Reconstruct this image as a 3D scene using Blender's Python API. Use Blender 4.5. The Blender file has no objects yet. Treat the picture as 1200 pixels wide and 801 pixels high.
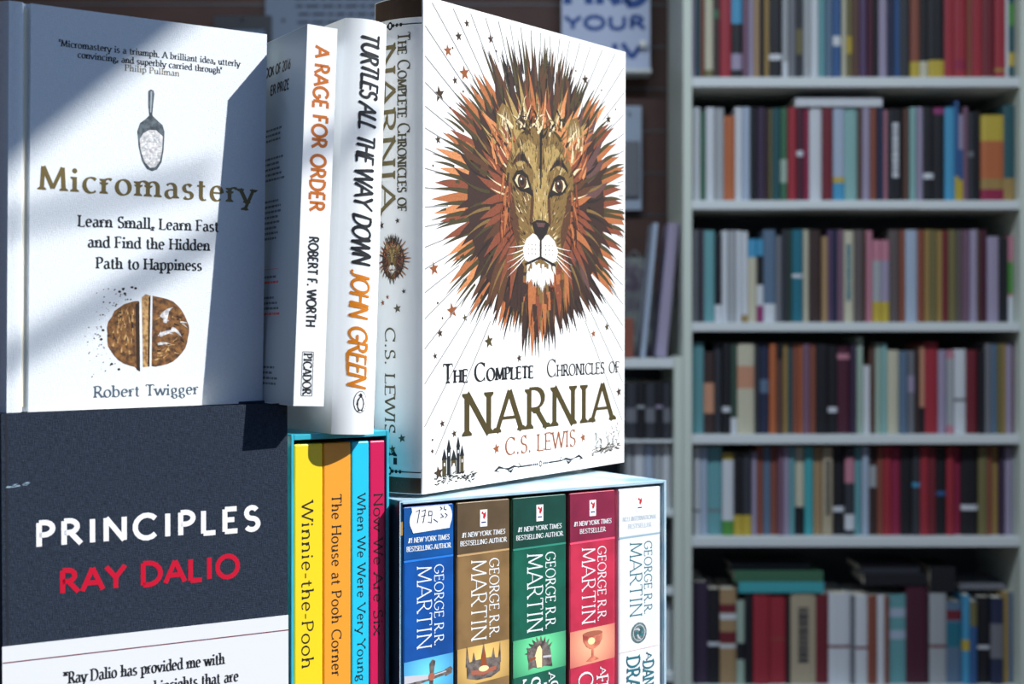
import bpy, bmesh, math, random
from mathutils import Vector, Matrix, Euler
R = math.radians
rnd = random.Random(7)
scene = bpy.context.scene
C = scene.collection

# ------------------------------------------------------------ camera, sky, sun, exposure
cd = bpy.data.cameras.new('camera'); cam = bpy.data.objects.new('camera', cd); C.objects.link(cam)
cam.location = (0, 0, 0); cam.rotation_euler = (R(90), 0, 0)
cd.sensor_width = 36.0; cd.lens = 36.0 * 1620 / 1200
cd.shift_y = -(400.5 - 385.0) / 1200
cd.clip_start = 0.01; cd.clip_end = 60
cd.dof.use_dof = True; cd.dof.focus_distance = 0.76; cd.dof.aperture_fstop = 11.5
scene.camera = cam

world = bpy.data.worlds.new('sky'); scene.world = world; world.use_nodes = True
wn = world.node_tree.nodes; wl = world.node_tree.links
bg = wn['Background']
sky = wn.new('ShaderNodeTexSky'); sky.sky_type = 'NISHITA'; sky.sun_disc = False
sky.sun_elevation = R(40); sky.sun_rotation = R(104); sky.air_density = 1.0; sky.dust_density = 1.0; sky.ozone_density = 2.0
tint = wn.new('ShaderNodeMix'); tint.data_type = 'RGBA'; tint.blend_type = 'MULTIPLY'; tint.inputs['Factor'].default_value = 1; tint.inputs['B'].default_value = (.62, .92, 1.35, 1)
wl.new(sky.outputs['Color'], tint.inputs['A']); wl.new(tint.outputs['Result'], bg.inputs['Color']); bg.inputs['Strength'].default_value = 0.075

sd = bpy.data.lights.new('sun', 'SUN'); sun = bpy.data.objects.new('sun', sd); C.objects.link(sun)
sd.energy = 6.6; sd.angle = R(0.53); sd.color = (1.0, 0.97, 0.92)
SUN = Vector((-0.7433, 0.1853, -0.6428))      # elevation 40, from the right
sun.rotation_euler = SUN.to_track_quat('-Z', 'Y').to_euler(); sun.location = (2, -1, 2.5)

scene.view_settings.view_transform = 'Standard'; scene.view_settings.look = 'None'
scene.view_settings.gamma = 1; scene.view_settings.use_curve_mapping = False
scene.view_settings.exposure = 0.0

# ------------------------------------------------------------ materials
def lin(c):
    return tuple((v / 255 / 12.92) if v / 255 <= 0.04045 else ((v / 255 + 0.055) / 1.055) ** 2.4 for v in c)
MATS = {}
def mat(name, rgb, rough=0.55, spec=0.4, kind=None, scale=300, amount=0.15, bump=0.0, rgb2=None, metal=0.0):
    if name in MATS: return MATS[name]
    m = bpy.data.materials.new(name); m.use_nodes = True
    n = m.node_tree.nodes; l = m.node_tree.links; b = n['Principled BSDF']
    c = (*lin(rgb), 1)
    b.inputs['Base Color'].default_value = c
    b.inputs['Roughness'].default_value = rough
    b.inputs['Metallic'].default_value = metal
    b.inputs['Specular IOR Level'].default_value = spec
    if kind:
        tc = n.new('ShaderNodeTexCoord')
        c2 = (*lin(rgb2), 1) if rgb2 else (*[v * (1 - amount) for v in c[:3]], 1)
        mix = n.new('ShaderNodeMix'); mix.data_type = 'RGBA'
        mix.inputs['A'].default_value = c; mix.inputs['B'].default_value = c2
        if kind == 'noise':
            t = n.new('ShaderNodeTexNoise'); t.inputs['Scale'].default_value = scale; t.inputs['Detail'].default_value = 4
            l.new(tc.outputs['Object'], t.inputs['Vector']); h = t.outputs['Fac']
            r = n.new('ShaderNodeValToRGB'); r.color_ramp.elements[0].position = 0.38; r.color_ramp.elements[1].position = 0.62
            l.new(h, r.inputs['Fac']); h = r.outputs['Color']
        elif kind == 'cloth':
            # woven cloth: crossing threads, each thread a little uneven
            hs = []
            for ax in (0, 1):
                mp = n.new('ShaderNodeMapping'); mp.inputs['Scale'].default_value = (scale * 0.12, scale * 0.12, scale) if ax else (scale, scale, scale * 0.12)
                l.new(tc.outputs['Object'], mp.inputs['Vector'])
                t = n.new('ShaderNodeTexNoise'); t.inputs['Scale'].default_value = 1.0; t.inputs['Detail'].default_value = 1
                l.new(mp.outputs['Vector'], t.inputs['Vector']); hs.append(t.outputs['Fac'])
            ad = n.new('ShaderNodeMath'); ad.operation = 'ADD'; l.new(hs[0], ad.inputs[0]); l.new(hs[1], ad.inputs[1])
            r = n.new('ShaderNodeMapRange'); r.inputs['From Min'].default_value = 0.72; r.inputs['From Max'].default_value = 1.28
            l.new(ad.outputs[0], r.inputs['Value']); h = r.outputs['Result']
        elif kind == 'pages':
            mp = n.new('ShaderNodeMapping'); mp.inputs['Scale'].default_value = (scale, scale, 5)
            l.new(tc.outputs['Object'], mp.inputs['Vector'])
            t = n.new('ShaderNodeTexNoise'); t.inputs['Scale'].default_value = 1.0; t.inputs['Detail'].default_value = 1
            l.new(mp.outputs['Vector'], t.inputs['Vector']); h = t.outputs['Fac']
        elif kind == 'glow':   # printed picture: radial gradient ink around the object's own origin
            mp = n.new('ShaderNodeVectorMath'); mp.operation = 'LENGTH'
            l.new(tc.outputs['Object'], mp.inputs[0])
            r = n.new('ShaderNodeMapRange'); r.inputs['From Min'].default_value = scale * 0.1; r.inputs['From Max'].default_value = scale
            l.new(mp.outputs['Value'], r.inputs['Value']); h = r.outputs['Result']
        l.new(h, mix.inputs['Factor']); l.new(mix.outputs['Result'], b.inputs['Base Color'])
        if bump:
            bp = n.new('ShaderNodeBump'); bp.inputs['Strength'].default_value = bump; bp.inputs['Distance'].default_value = 0.0004
            l.new(h, bp.inputs['Height']); l.new(bp.outputs['Normal'], b.inputs['Normal'])
    MATS[name] = m
    return m

# ------------------------------------------------------------ object helpers
def link(name, me, parent=None):
    o = bpy.data.objects.new(name, me); C.objects.link(o)
    if parent is not None: o.parent = parent
    return o
def root(name, label, cat, loc=(0, 0, 0), rot=(0, 0, 0), group=None):
    o = bpy.data.objects.new(name, None); C.objects.link(o); o.empty_display_size = 0.02
    o.location = loc; o.rotation_euler = rot; tag(o, label, cat, group); return o
def tag(o, label, cat=None, group=None):
    o['label'] = label
    if cat: o['category'] = cat
    if group: o['group'] = group
    return o
def mesh(name, verts, faces, mats, idx=None, parent=None, smooth=False, recalc=False):
    me = bpy.data.meshes.new(name); me.from_pydata([tuple(v) for v in verts], [], faces)
    for m in (mats if isinstance(mats, (list, tuple)) else [mats]): me.materials.append(m)
    if idx: me.polygons.foreach_set('material_index', idx)
    if smooth: me.polygons.foreach_set('use_smooth', [True] * len(me.polygons))
    if recalc:
        bm = bmesh.new(); bm.from_mesh(me); bmesh.ops.recalc_face_normals(bm, faces=bm.faces); bm.to_mesh(me); bm.free()
    me.update(); return link(name, me, parent)
def box(name, a, b, m, parent=None, bevel=0.0, seg=2, M=None):
    bm = bmesh.new(); bmesh.ops.create_cube(bm, size=1)
    for v in bm.verts: v.co = Vector([(a[i] + b[i]) / 2 + v.co[i] * (b[i] - a[i]) for i in range(3)])
    if bevel: bmesh.ops.bevel(bm, geom=bm.edges[:], offset=bevel, segments=seg, profile=0.5, affect='EDGES')
    if M is not None: bm.transform(M)
    me = bpy.data.meshes.new(name); bm.to_mesh(me); bm.free(); me.materials.append(m)
    return link(name, me, parent)
def tube(name, p, q, r, m, parent=None, n=12):
    p = Vector(p); q = Vector(q); d = q - p
    bm = bmesh.new(); bmesh.ops.create_cone(bm, cap_ends=True, segments=n, radius1=r, radius2=r, depth=d.length)
    bm.transform(Matrix.Translation((p + q) / 2) @ d.to_track_quat('Z', 'Y').to_matrix().to_4x4())
    me = bpy.data.meshes.new(name); bm.to_mesh(me); bm.free(); me.materials.append(m); return link(name, me, parent)

# ------------------------------------------------------------ lettering: a small stroke alphabet (cap height 1)
G = {
'A': ".78;0 0 .39 1;.39 1 .78 0;.14 .34 .64 .34", 'B': ".66;.1 0 .1 1;.1 1 .3 1 a .3 .76 .24 .24 90 -90 .1 .52;.1 .52 .32 .52 a .32 .26 .29 .26 90 -90 .1 0",
'C': ".86;a .48 .5 .42 .5 42 318", 'D': ".84;.1 0 .1 1;.1 1 .3 1 a .3 .5 .48 .5 90 -90 .1 0",
'E': ".62;.1 0 .1 1;.1 1 .55 1;.1 .52 .46 .52;.1 0 .58 0", 'F': ".58;.1 0 .1 1;.1 1 .54 1;.1 .5 .44 .5",
'G': ".9;a .48 .5 .42 .5 42 330 .84 .42;.56 .42 .84 .42", 'H': ".82;.1 0 .1 1;.72 0 .72 1;.1 .52 .72 .52", 'I': ".3;.15 0 .15 1",
'J': ".5;.36 1 .36 .25 a .18 .22 .18 .22 0 -120", 'K': ".72;.1 0 .1 1;.1 .4 .62 1;.28 .6 .7 0", 'L': ".58;.1 1 .1 0;.1 0 .55 0",
'M': "1.0;.1 0 .15 1;.15 1 .5 .08;.5 .08 .85 1;.85 1 .9 0", 'N': ".84;.1 0 .1 1;.1 1 .74 0;.74 0 .74 1", 'O': ".94;a .47 .5 .42 .5 90 450",
'P': ".62;.1 0 .1 1;.1 1 .28 1 a .28 .74 .28 .26 90 -90 .1 .48", 'Q': ".94;a .47 .5 .42 .5 90 450;.55 .2 .9 -.15",
'R': ".7;.1 0 .1 1;.1 1 .28 1 a .28 .75 .27 .25 90 -90 .1 .5;.32 .5 .68 0", 'S': ".58;a .29 .755 .21 .245 30 270 a .29 .255 .24 .255 90 -150",
'T': ".7;.35 0 .35 1;.02 1 .68 1", 'U': ".82;.1 1 .1 .33 a .41 .33 .31 .33 180 360 .72 1", 'V': ".76;0 1 .38 0;.38 0 .76 1",
'W': "1.1;0 1 .28 0;.28 0 .55 1;.55 1 .82 0;.82 0 1.1 1", 'X': ".74;.04 1 .7 0;.04 0 .7 1", 'Y': ".72;.36 0 .36 .48;0 1 .36 .48;.36 .48 .72 1", 'Z': ".68;.06 1 .62 1;.62 1 .06 0;.06 0 .64 0",
'a': ".56;.43 0 .43 .45 a .25 .45 .18 .2 0 150;.43 .37 a .26 .18 .19 .19 90 270 .43 .12", 'b': ".62;.1 0 .1 1.05;a .32 .33 .24 .33 155 -155",
'c': ".52;a .31 .33 .25 .33 45 315", 'd': ".62;.52 0 .52 1.05;a .3 .33 .24 .33 25 335", 'e': ".56;.07 .37 .5 .37;a .29 .34 .22 .33 5 315",
'f': ".38;.14 0 .14 .82 a .3 .82 .16 .22 180 60;.0 .63 .32 .63", 'g': ".56;a .26 .43 .18 .21 90 450;.4 .58 .54 .64;.14 .26 .1 .14 .2 .07 .36 .06 a .34 -.12 .17 .18 90 -180 a .3 -.12 .22 .18 180 90",
'h': ".64;.12 0 .12 1.05;a .33 .44 .19 .22 165 0 .52 0", 'i': ".3;.15 0 .15 .64;o .15 .9", 'j': ".3;.15 .64 .15 -.2;o .15 .9",
'k': ".6;.12 0 .12 1.05;.12 .25 .5 .64;.24 .36 .58 0", 'l': ".3;.15 0 .15 1.05",
'm': "1.02;.12 0 .12 .64;a .32 .44 .19 .22 165 0 .51 0;a .71 .44 .19 .22 165 0 .9 0", 'n': ".64;.12 0 .12 .64;a .33 .44 .19 .22 165 0 .52 0",
'o': ".6;a .3 .33 .25 .33 90 450", 'p': ".62;.12 -.34 .12 .64;a .33 .33 .23 .33 155 -155", 'q': ".62;.52 -.34 .52 .64;a .3 .33 .24 .33 25 335",
'r': ".42;.12 0 .12 .64;a .3 .44 .18 .22 165 50", 's': ".46;a .23 .49 .15 .17 30 270 a .23 .16 .17 .16 90 -150", 't': ".38;.16 .86 .16 .16 a .29 .16 .13 .16 180 310;.0 .63 .33 .63",
'u': ".64;.12 .64 .12 .2 a .31 .2 .19 .2 180 345;.52 0 .52 .64", 'v': ".58;0 .64 .29 0;.29 0 .58 .64", 'w': ".86;0 .64 .22 0;.22 0 .43 .64;.43 .64 .64 0;.64 0 .86 .64",
'x': ".56;.02 .64 .54 0;.02 0 .54 .64", 'y': ".58;0 .64 .29 0;.58 .64 .2 -.34", 'z': ".5;.04 .64 .46 .64;.46 .64 .04 0;.04 0 .48 0",
'0': ".64;a .32 .5 .26 .5 90 450", '1': ".4;.08 .8 .24 1 .24 0", '2': ".6;a .3 .74 .23 .26 160 -30 .06 0;.06 0 .56 0", '6': ".6;.46 1 .14 .5 .08 .3;a .3 .3 .22 .3 90 450", '7': ".56;.06 1 .52 1 .2 0",
'9': ".58;a .28 .7 .2 .28 90 450;.48 .7 .44 .35 .3 0", '.': ".26;o .12 .05", ',': ".26;.14 .08 .08 -.14", "'": ".22;.1 1.04 .08 .8", '-': ".4;.06 .33 .34 .33", '#': ".66;.14 0 .26 1;.4 0 .52 1;.04 .33 .6 .33;.06 .66 .62 .66", '"': ".42;.1 1.04 .08 .8;.26 1.04 .24 .8",
' ': ".34"}
def arc(cx, cy, rx, ry, a0, a1):
    n = max(4, int(abs(a1 - a0) / 20)); return [(cx + rx * math.cos(R(a0 + (a1 - a0) * i / n)), cy + ry * math.sin(R(a0 + (a1 - a0) * i / n))) for i in range(n + 1)]
def glyph(ch):
    p = G[ch].split(';'); w = float(p[0]); out = []
    for s in p[1:]:
        t = s.split(); i = 0; pts = []; dot = False
        while i < len(t):
            if t[i] == 'a':
                v = list(map(float, t[i + 1:i + 7])); a = arc(*v); i += 7
                if pts and math.dist(pts[-1], a[0]) < 1e-3: a = a[1:]
                pts += a
            elif t[i] == 'o': dot = True; i += 1
            else:
                q = (float(t[i]), float(t[i + 1])); i += 2
                if not pts or math.dist(pts[-1], q) > 1e-4: pts.append(q)
        out.append((dot, pts))
    return w, out
GC = {k: glyph(k) for k in G}
def ribbon(pts, wf, closed=False, capround=False):
    """polygon pieces of a stroke with half-width wf(direction angle, t)"""
    n = len(pts); L = []; Rr = []
    for i in range(n):
        p = pts[i]
        a = pts[i - 1] if i > 0 else (pts[-2] if closed else None); b = pts[i + 1] if i < n - 1 else (pts[1] if closed else None)
        d1 = None if a is None else (p[0] - a[0], p[1] - a[1]); d2 = None if b is None else (b[0] - p[0], b[1] - p[1])
        def un(d): l = math.hypot(*d) or 1; return (d[0] / l, d[1] / l)
        u1 = un(d1) if d1 else un(d2); u2 = un(d2) if d2 else un(d1)
        m = (u1[0] + u2[0], u1[1] + u2[1]); m = un(m) if math.hypot(*m) > 1e-6 else u1
        c = max(0.5, m[0] * u1[0] + m[1] * u1[1])
        h = wf(math.atan2(m[1], m[0]), i / max(1, n - 1)) / c
        L.append((p[0] - m[1] * h, p[1] + m[0] * h)); Rr.append((p[0] + m[1] * h, p[1] - m[0] * h))
    out = [[L[i], Rr[i], Rr[i + 1], L[i + 1]] for i in range(n - 1)]
    if capround:
        for i in (0, n - 1):
            r = wf(0, i / max(1, n - 1)); out.append([(pts[i][0] + r * math.cos(k * math.pi / 4), pts[i][1] + r * math.sin(k * math.pi / 4)) for k in range(8)])
    return out
def lettering(s, cap, style='serif', weight=0.14, thin=0.05, width=None, track=0.0, small=0.74, slant=0.0, serif=1.0, jitter=0.0, seed=1, fine=0):
    """returns polygons in mm, baseline at y=0, starting at x=0"""
    rj = random.Random(seed)
    if style in ('serif', 'caps'): track += .09; weight *= 1.3; thin *= 1.25
    elif style == 'sans': track += .07
    adv = 0; items = []
    for ch in s:
        k = 1.0; c = ch
        if style == 'caps' and ch.islower(): k = small; c = ch.upper()
        w, st = GC[c]; items.append((c, k, adv, st)); adv += (w + track) * k
    tot = adv - track
    sx = cap if width is None else width / tot
    polys = []
    for c, k, x0, st in items:
        T = lambda p: ((x0 + p[0] * k + slant * p[1] * k) * sx, p[1] * k * cap)
        if jitter:
            jy = rj.uniform(-jitter, jitter) * 0.5; ja = rj.uniform(-jitter, jitter)
            T = lambda p, jy=jy, ja=ja, x0=x0, k=k: ((x0 + p[0] * k + (slant + ja) * p[1] * k) * sx, (p[1] * k + jy + ja * 0.4 * p[0]) * cap)
        ends = [(q, st[j]) for j in range(len(st)) if not st[j][0] and st[j][1] for q in (st[j][1][0], st[j][1][-1])]
        for dot, pts in st:
            if not pts: continue
            P = [T(p) for p in pts]
            if fine and not dot:
                Q = [P[0]]
                for p in P[1:]:
                    k_ = max(1, math.ceil(math.dist(Q[-1], p) / fine)); p0 = Q[-1]
                    Q += [(p0[0] + (p[0] - p0[0]) * j / k_, p0[1] + (p[1] - p0[1]) * j / k_) for j in range(1, k_ + 1)]
                P = Q
            if dot:
                r = weight * 0.6 * cap * (1 if style != 'sans' else 0.9)
                polys.append([(P[0][0] + r * math.cos(q * math.pi / 4), P[0][1] + r * math.sin(q * math.pi / 4)) for q in range(8)]); continue
            if style in ('sans', 'hand'):
                wf = lambda a, t: weight * cap / 2
                if style == 'hand': wf = lambda a, t: weight * cap / 2 * (0.72 + 0.5 * abs(math.sin(a - 0.6))) * (1 - 0.25 * t)
            else:
                wf = lambda a, t: (thin + (weight - thin) * abs(math.sin(a - R(14))) ** 1.4) * cap / 2
            closed = math.dist(pts[0], pts[-1]) < 1e-3
            polys += ribbon(P, wf, closed, style == 'hand')
            if style in ('serif', 'caps') and not closed and serif:
                for e, nb in ((0, 1), (-1, -2)):
                    p = pts[e]; q = pts[nb]; dx = p[0] - q[0]; dy = p[1] - q[1]; l = math.hypot(dx, dy); X, Y = P[e]
                    other = [pp for pp, stt in ends if math.dist(pp, p) < 0.03]
                    joined = len(other) > 1
                    st_ = weight * cap * 0.5
                    if abs(dy) / l > 0.6 and len(pts) <= 3 or (abs(dy) / l > 0.9 and c in 'hnmuUraJft'):
                        if c in 'AVWvwykKYXM' and joined and not (c == 'K' or c == 'k'): continue
                        if c == 't' and p[1] > .6: continue
                        lw = rw = st_ * 1.0 + 0.085 * cap * serif * k
                        if c.islower() and p[1] > 0.5 and c not in 'vwyx': rw = st_ * 0.6     # flag serif of small letters
                        if c in 'ud' and p[1] < 0.1: lw = 0
                        if c == 'a': lw = 0
                        if joined:
                            if c in 'N': rw = st_ * 0.5 if p[1] > .5 else rw; lw = lw if p[1] > .5 else st_ * .5
                            else: rw = st_ * 0.5
                        th = thin * cap * 0.9; sg = -1 if p[1] > 0.3 else 1
                        polys.append([(X - lw, Y), (X + rw, Y), (X + rw, Y + sg * th), (X + min(rw, st_), Y + sg * th * 2.2), (X - min(lw, st_), Y + sg * th * 2.2), (X - lw, Y + sg * th)])
                    elif abs(dx) / l > 0.9 and c in 'EFTLZz' and not joined:
                        hgt = 0.15 * cap * k; w2 = thin * cap * 0.55
                        lo = -hgt if p[1] > 0.3 else 0; hi = 0 if p[1] > 0.7 else hgt * (0.6 if 0.3 < p[1] < 0.7 else 1)
                        if 0.3 < p[1] < 0.7: lo *= 0.6
                        polys.append([(X - w2, Y + lo), (X + w2, Y + lo), (X + w2, Y + hi), (X - w2, Y + hi)])
                    elif c in 'CGS' and p is pts[e] and (len(pts) > 6):
                        if c == 'G' and e == -1: continue
                        hgt = 0.17 * cap * k; w2 = thin * cap * 0.6; dn = 0.4
                        polys.append([(X - w2, Y - hgt * (dn if p[1] > .5 else 1)), (X + w2, Y - hgt * (dn if p[1] > .5 else 1)), (X + w2, Y + hgt * (1 if p[1] > .5 else dn)), (X - w2, Y + hgt * (1 if p[1] > .5 else dn))])
    return polys, (tot * sx)

class Sheet:
    """flat print: coloured polygons in millimetres on a surface function surf(u, v, lift) -> local point (metres)"""
    clip = (-1e9, 1e9)
    def __init__(s): s.v = []; s.f = []; s.i = []; s.m = []
    def poly(s, pts, m, lay=0):
        if m not in s.m: s.m.append(m)
        a = len(s.v); lay += (len(s.f) * 7 % 11) * .04; s.v += [(min(max(p[0], s.clip[0]), s.clip[1]), p[1], lay) for p in pts]; s.f.append(list(range(a, a + len(pts)))); s.i.append(s.m.index(m))
    def text(s, t, m, u, v, cap, w=None, rot=0, center=False, lay=0, slope=0.0, **k):
        ps, W = lettering(t, cap, width=w, **k)
        for p in ps:
            q = [((x - W / 2 if center else x), y) for x, y in p]
            q = [(x, y + x * slope) for x, y in q]
            if rot: q = [(y, -x) for x, y in q]            # reads downward, letter tops to the right
            s.poly([(u + x, v + y) for x, y in q], m, lay)
        return W
    def circle(s, u, v, ru, rv, m, lay=0, n=20): s.poly([(u + ru * math.cos(2 * math.pi * i / n), v + rv * math.sin(2 * math.pi * i / n)) for i in range(n)], m, lay)
    def star(s, u, v, r, m, lay=0, a0=0.2, sx=1.0): s.poly([(u + sx * r * (1 if i % 2 == 0 else .42) * math.cos(a0 + math.pi / 2 + i * math.pi / 5), v + r * (1 if i % 2 == 0 else .42) * math.sin(a0 + math.pi / 2 + i * math.pi / 5)) for i in range(10)], m, lay)
    def line(s, pts, w, m, lay=0, taper=False):
        for p in ribbon(pts, lambda a, t: w / 2 * ((1 - t) if taper == 1 else (4 * t * (1 - t) + .05 if taper == 2 else 1))): s.poly(p, m, lay)
    def blade(s, u, v, ang, ln, w, bend, m, lay=0, n=5):
        """curved tapering tuft: base at u,v"""
        pts = []; a = ang; x, y = u, v
        for i in range(n + 1):
            pts.append((x, y)); x += math.cos(a) * ln / n; y += math.sin(a) * ln / n; a += bend / n
        L = []; Q = []
        for i, p in enumerate(pts):
            t = i / n; h = w / 2 * (1 - t) ** 0.8 * (0.75 + 1.0 * t * (1 - t) * 1.6); aa = ang + bend * t
            L.append((p[0] - math.sin(aa) * h, p[1] + math.cos(aa) * h)); Q.append((p[0] + math.sin(aa) * h, p[1] - math.cos(aa) * h))
        for i in range(n):
            s.poly([L[i], Q[i], Q[i + 1], L[i + 1]] if i < n - 1 else [L[i], Q[i], pts[-1]], m, lay)
    def build(s, name, parent, surf, base=0.00008, step=0.00004, label=None):
        o = mesh(name, [surf(a / 1000, b / 1000, base + step * l) for a, b, l in s.v], s.f, s.m, s.i, parent)
        if label: o['label'] = label
        return o
front = lambda u, v, h: (u, -h, v)                     # the face towards the viewer of a thing whose front is y = 0
left = lambda D: (lambda u, v, h: (-h, D - u, v))      # the left side x = 0, u runs from back to front

# shared materials
paper = mat('page_paper', (232, 226, 208), 0.8, 0.2, 'pages', 900, 0.18, 0.3)
wpaint = mat('shelf_white_paint', (222, 228, 228), 0.45)
gold = mat('gold_foil_ink', (104, 90, 48), 0.35, 0.5)
ink = mat('black_ink', (22, 24, 28), 0.5)
brown_ink = mat('brown_ink', (78, 72, 48), 0.45)
orange_ink = mat('orange_ink', (226, 132, 26), 0.45)
white_ink = mat('white_ink', (245, 247, 250), 0.4)
greyblue = mat('grey_blue_ink', (74, 88, 102), 0.5)

def hard_book(r, W, H, T, cover, spine_bulge, groove=0.0, jacket=0.0008, spine_front=False, flat=False):
    """wrap-round cover (front, spine, back) plus boards edge and page block.
    a = distance from spine edge, b = depth through the book (0 = front cover)"""
    def pt(a, b, z): return (b, a, z) if spine_front else (a, b, z)
    prof = [(W, 0.0)]
    if groove:
        prof += [(groove + 0.0020, 0.0), (groove + 0.0016, 0.0026), (groove + .0002, 0.0034), (groove - 0.0012, 0.0022), (groove - 0.0022, 0.0), (groove - 0.0045, -0.0004), (0.002, 0.0)]
    else: prof += [(0.006, 0.0)]
    n = 14; i0 = len(prof)
    for i in range(n + 1):
        t = i / n; b = T * t; a = -spine_bulge * (math.sin(math.pi * t) ** (0.8)) if spine_bulge else 0.0
        prof.append((a, b))
    prof += [(0.006, T), (W, T)]
    k = len(prof)
    # outer and inner skins
    inn = []
    for i, p in enumerate(prof):
        a = prof[max(0, i - 1)]; b = prof[min(k - 1, i + 1)]; dx, dy = b[0] - a[0], b[1] - a[1]; l = math.hypot(dx, dy)
        inn.append((p[0] - (-dy) / l * -jacket * 2, p[1] - dx / l * jacket * 2 * 1.0) if False else (p[0] - dy / l * jacket * 2, p[1] + dx / l * jacket * 2))
    # make sure inner skin is inside: centre test
    cx, cy = W / 2, T / 2
    if (inn[0][1] - T / 2) ** 2 > (prof[0][1] - T / 2) ** 2: inn = [(2 * p[0] - q[0], 2 * p[1] - q[1]) for p, q in zip(prof, inn)]
    V = []; F = []
    for sk in (prof, inn):
        for z in (0, H):
            V += [pt(a, b, z) for a, b in sk]
    for i in range(k - 1):
        F.append((i, i + 1, k + i + 1, k + i)); F.append((2 * k + i, 3 * k + i, 3 * k + i + 1, 2 * k + i + 1))
        F.append((i, 2 * k + i, 2 * k + i + 1, i + 1)); F.append((k + i, k + i + 1, 3 * k + i + 1, 3 * k + i))
    F.append((0, k, 3 * k, 2 * k)); F.append((k - 1, 3 * k - 1, 4 * k - 1, 2 * k - 1)) if False else F.append((k - 1, 3 * k - 1, 4 * k - 1, 2 * k - 1))
    c = mesh('cover', V, F, cover, None, r, recalc=True)
    for p in c.data.polygons: p.use_smooth = True
    try: c.data.set_sharp_from_angle(angle=R(35))
    except Exception: pass
    e = 0.0025
    x = [pt(0.002, 2.2 * jacket + 0.0006, e), pt(W - 0.003, T - 2.2 * jacket - 0.0006, H - e)]
    lo = [min(x[0][i], x[1][i]) for i in range(3)]; hi = [max(x[0][i], x[1][i]) for i in range(3)]
    box('page_block', lo, hi, paper, r)
    def spine(u, v, h):
        """u mm-metres along the spine from the viewer's left"""
        b = min(T * .9999, max(0.0, u if spine_front else T - u)); i = int(b / T * n); f = b / T * n - i
        p, q = prof[i0 + i], prof[i0 + i + 1]; a = p[0] + (q[0] - p[0]) * f
        tx, ty = q[0] - p[0], q[1] - p[1]; l = math.hypot(tx, ty) or 1
        return pt(a - ty / l * (h + .00012), b + tx / l * (h + .00012), v)
    return spine
POSE = {
    'micro': ((-.2645, .7234, -.0440), 35.93, -.3, 2.2), 'rage': ((-.1206, .7626, -.0425), 32.14, 2.42, -.3),
    'turtles': ((-.0949, .7252, -.0552), 34.29, 2.2, -.2), 'narnia': ((-.0468, .7216, -.0865), 52.9, -.53, .6),
    'got': ((-.0576, .7082, -.270), 34.26, 0, 0), 'pooh': ((-.1163, .7272, -.285), 33.3, 0, 0), 'princ': ((-.2671, .7224, -.0444), 27.9, -.6, 1.5)}
SIZE = {'got': 1.03, 'narnia': 1.03, 'pooh': .968, 'turtles': .975, 'rage': .894, 'micro': .8835, 'princ': .8785}
def pose_root(key, name, label, cat, drop=0.0, off=(0, 0, 0), group=None):
    P, y, ro, pi = POSE[key]; e = Euler((R(pi), R(ro), R(y)), 'XYZ')
    loc = Vector(P) + e.to_matrix() @ (Vector(off) + Vector((0, 0, -drop)))
    r = root(name, label, cat, loc * SIZE[key], e, group); r.scale = (SIZE[key],) * 3
    return r

# ------------------------------------------------------------ the room
def struct(o): o['kind'] = 'structure'; return o
YW = 3.66
struct(box('floor', (-2.5, 0.3, -1.26), (1.8, YW + .1, -1.2), mat('floor_boards', (96, 78, 64), 0.5, kind='noise', scale=6)))
struct(box('ceiling', (-2.5, 0.35, 1.9), (1.8, YW + .1, 1.96), mat('ceiling_paint', (150, 150, 150), 0.9)))
struct(box('wall_left', (-2.56, 0.35, -1.2), (-2.5, YW + .1, 1.9), mat('side_wall_paint', (120, 112, 106), 0.9)))
struct(box('wall_right', (1.75, 1.2, -1.2), (1.8, YW + .1, 1.9), MATS['side_wall_paint']))
wallb = struct(box('wall_back', (-2.5, YW + .02, -1.2), (1.75, YW + .1, 1.9), mat('wall_back_paint', (34, 28, 28), 0.9)))
ext = mat('blocker_wall_paint', (40, 42, 46), .8)
struct(box('floor_pavement', (-1.6, -5.2, -1.3), (4, .3, -1.21), mat('pavement', (66, 68, 70), .9, kind='noise', scale=14)))
struct(box('wall_blocker_left', (-1.42, -5, -1.2), (-1.3, .34, 2.6), ext)); struct(box('wall_blocker_rear', (-1.5, -5.2, -1.2), (4, -5.0, 1.9), ext))  # unseen walls added to block sky light from the left and behind
for i, xx in enumerate((-.7, .75)):  # lamps added out of view to brighten the bookcase
    lf = root('fill_lamp', ['slim white fill lamp added under the unseen ceiling, left one', 'slim white fill lamp added under the unseen ceiling, in front of the bookcase'][i], 'lamp', (xx, 1.55, 1.895))
    box('housing', (-.62, -.06, -.05), (.62, .06, 0), wpaint, lf, .004)
    ld = bpy.data.lights.new('fill_light', 'AREA'); ld.shape = 'RECTANGLE'; ld.size = 1.2; ld.size_y = .1; ld.energy = 36; ld.color = (.78, .89, 1.0)
    lo = bpy.data.objects.new('fill_light', ld); C.objects.link(lo); lo.parent = lf; lo.location = (0, 0, -.056)
slat_m = mat('brown_slat_board', (84, 58, 52), 0.6, kind='noise', scale=8, amount=0.2)
rail_m = mat('aluminium_groove', (92, 92, 94), 0.45, metal=0.3)
me = None; me2 = None
for i in range(-13, 9):
    z0 = .633 + i * .1115
    if me is None:
        s = box('slat_board', (-2.5, YW, 0), (1.74, YW + .02, .1065), slat_m, wallb, 0.001, 1); me = s.data
        g = box('groove_strip', (-2.5, YW - .002, .1065), (1.74, YW + .02, .1115), rail_m, wallb); me2 = g.data
    else: s = link('slat_board', me, wallb); g = link('groove_strip', me2, wallb)
    s.location.z = z0 + .0045; g.location.z = z0 + .0045

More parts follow.
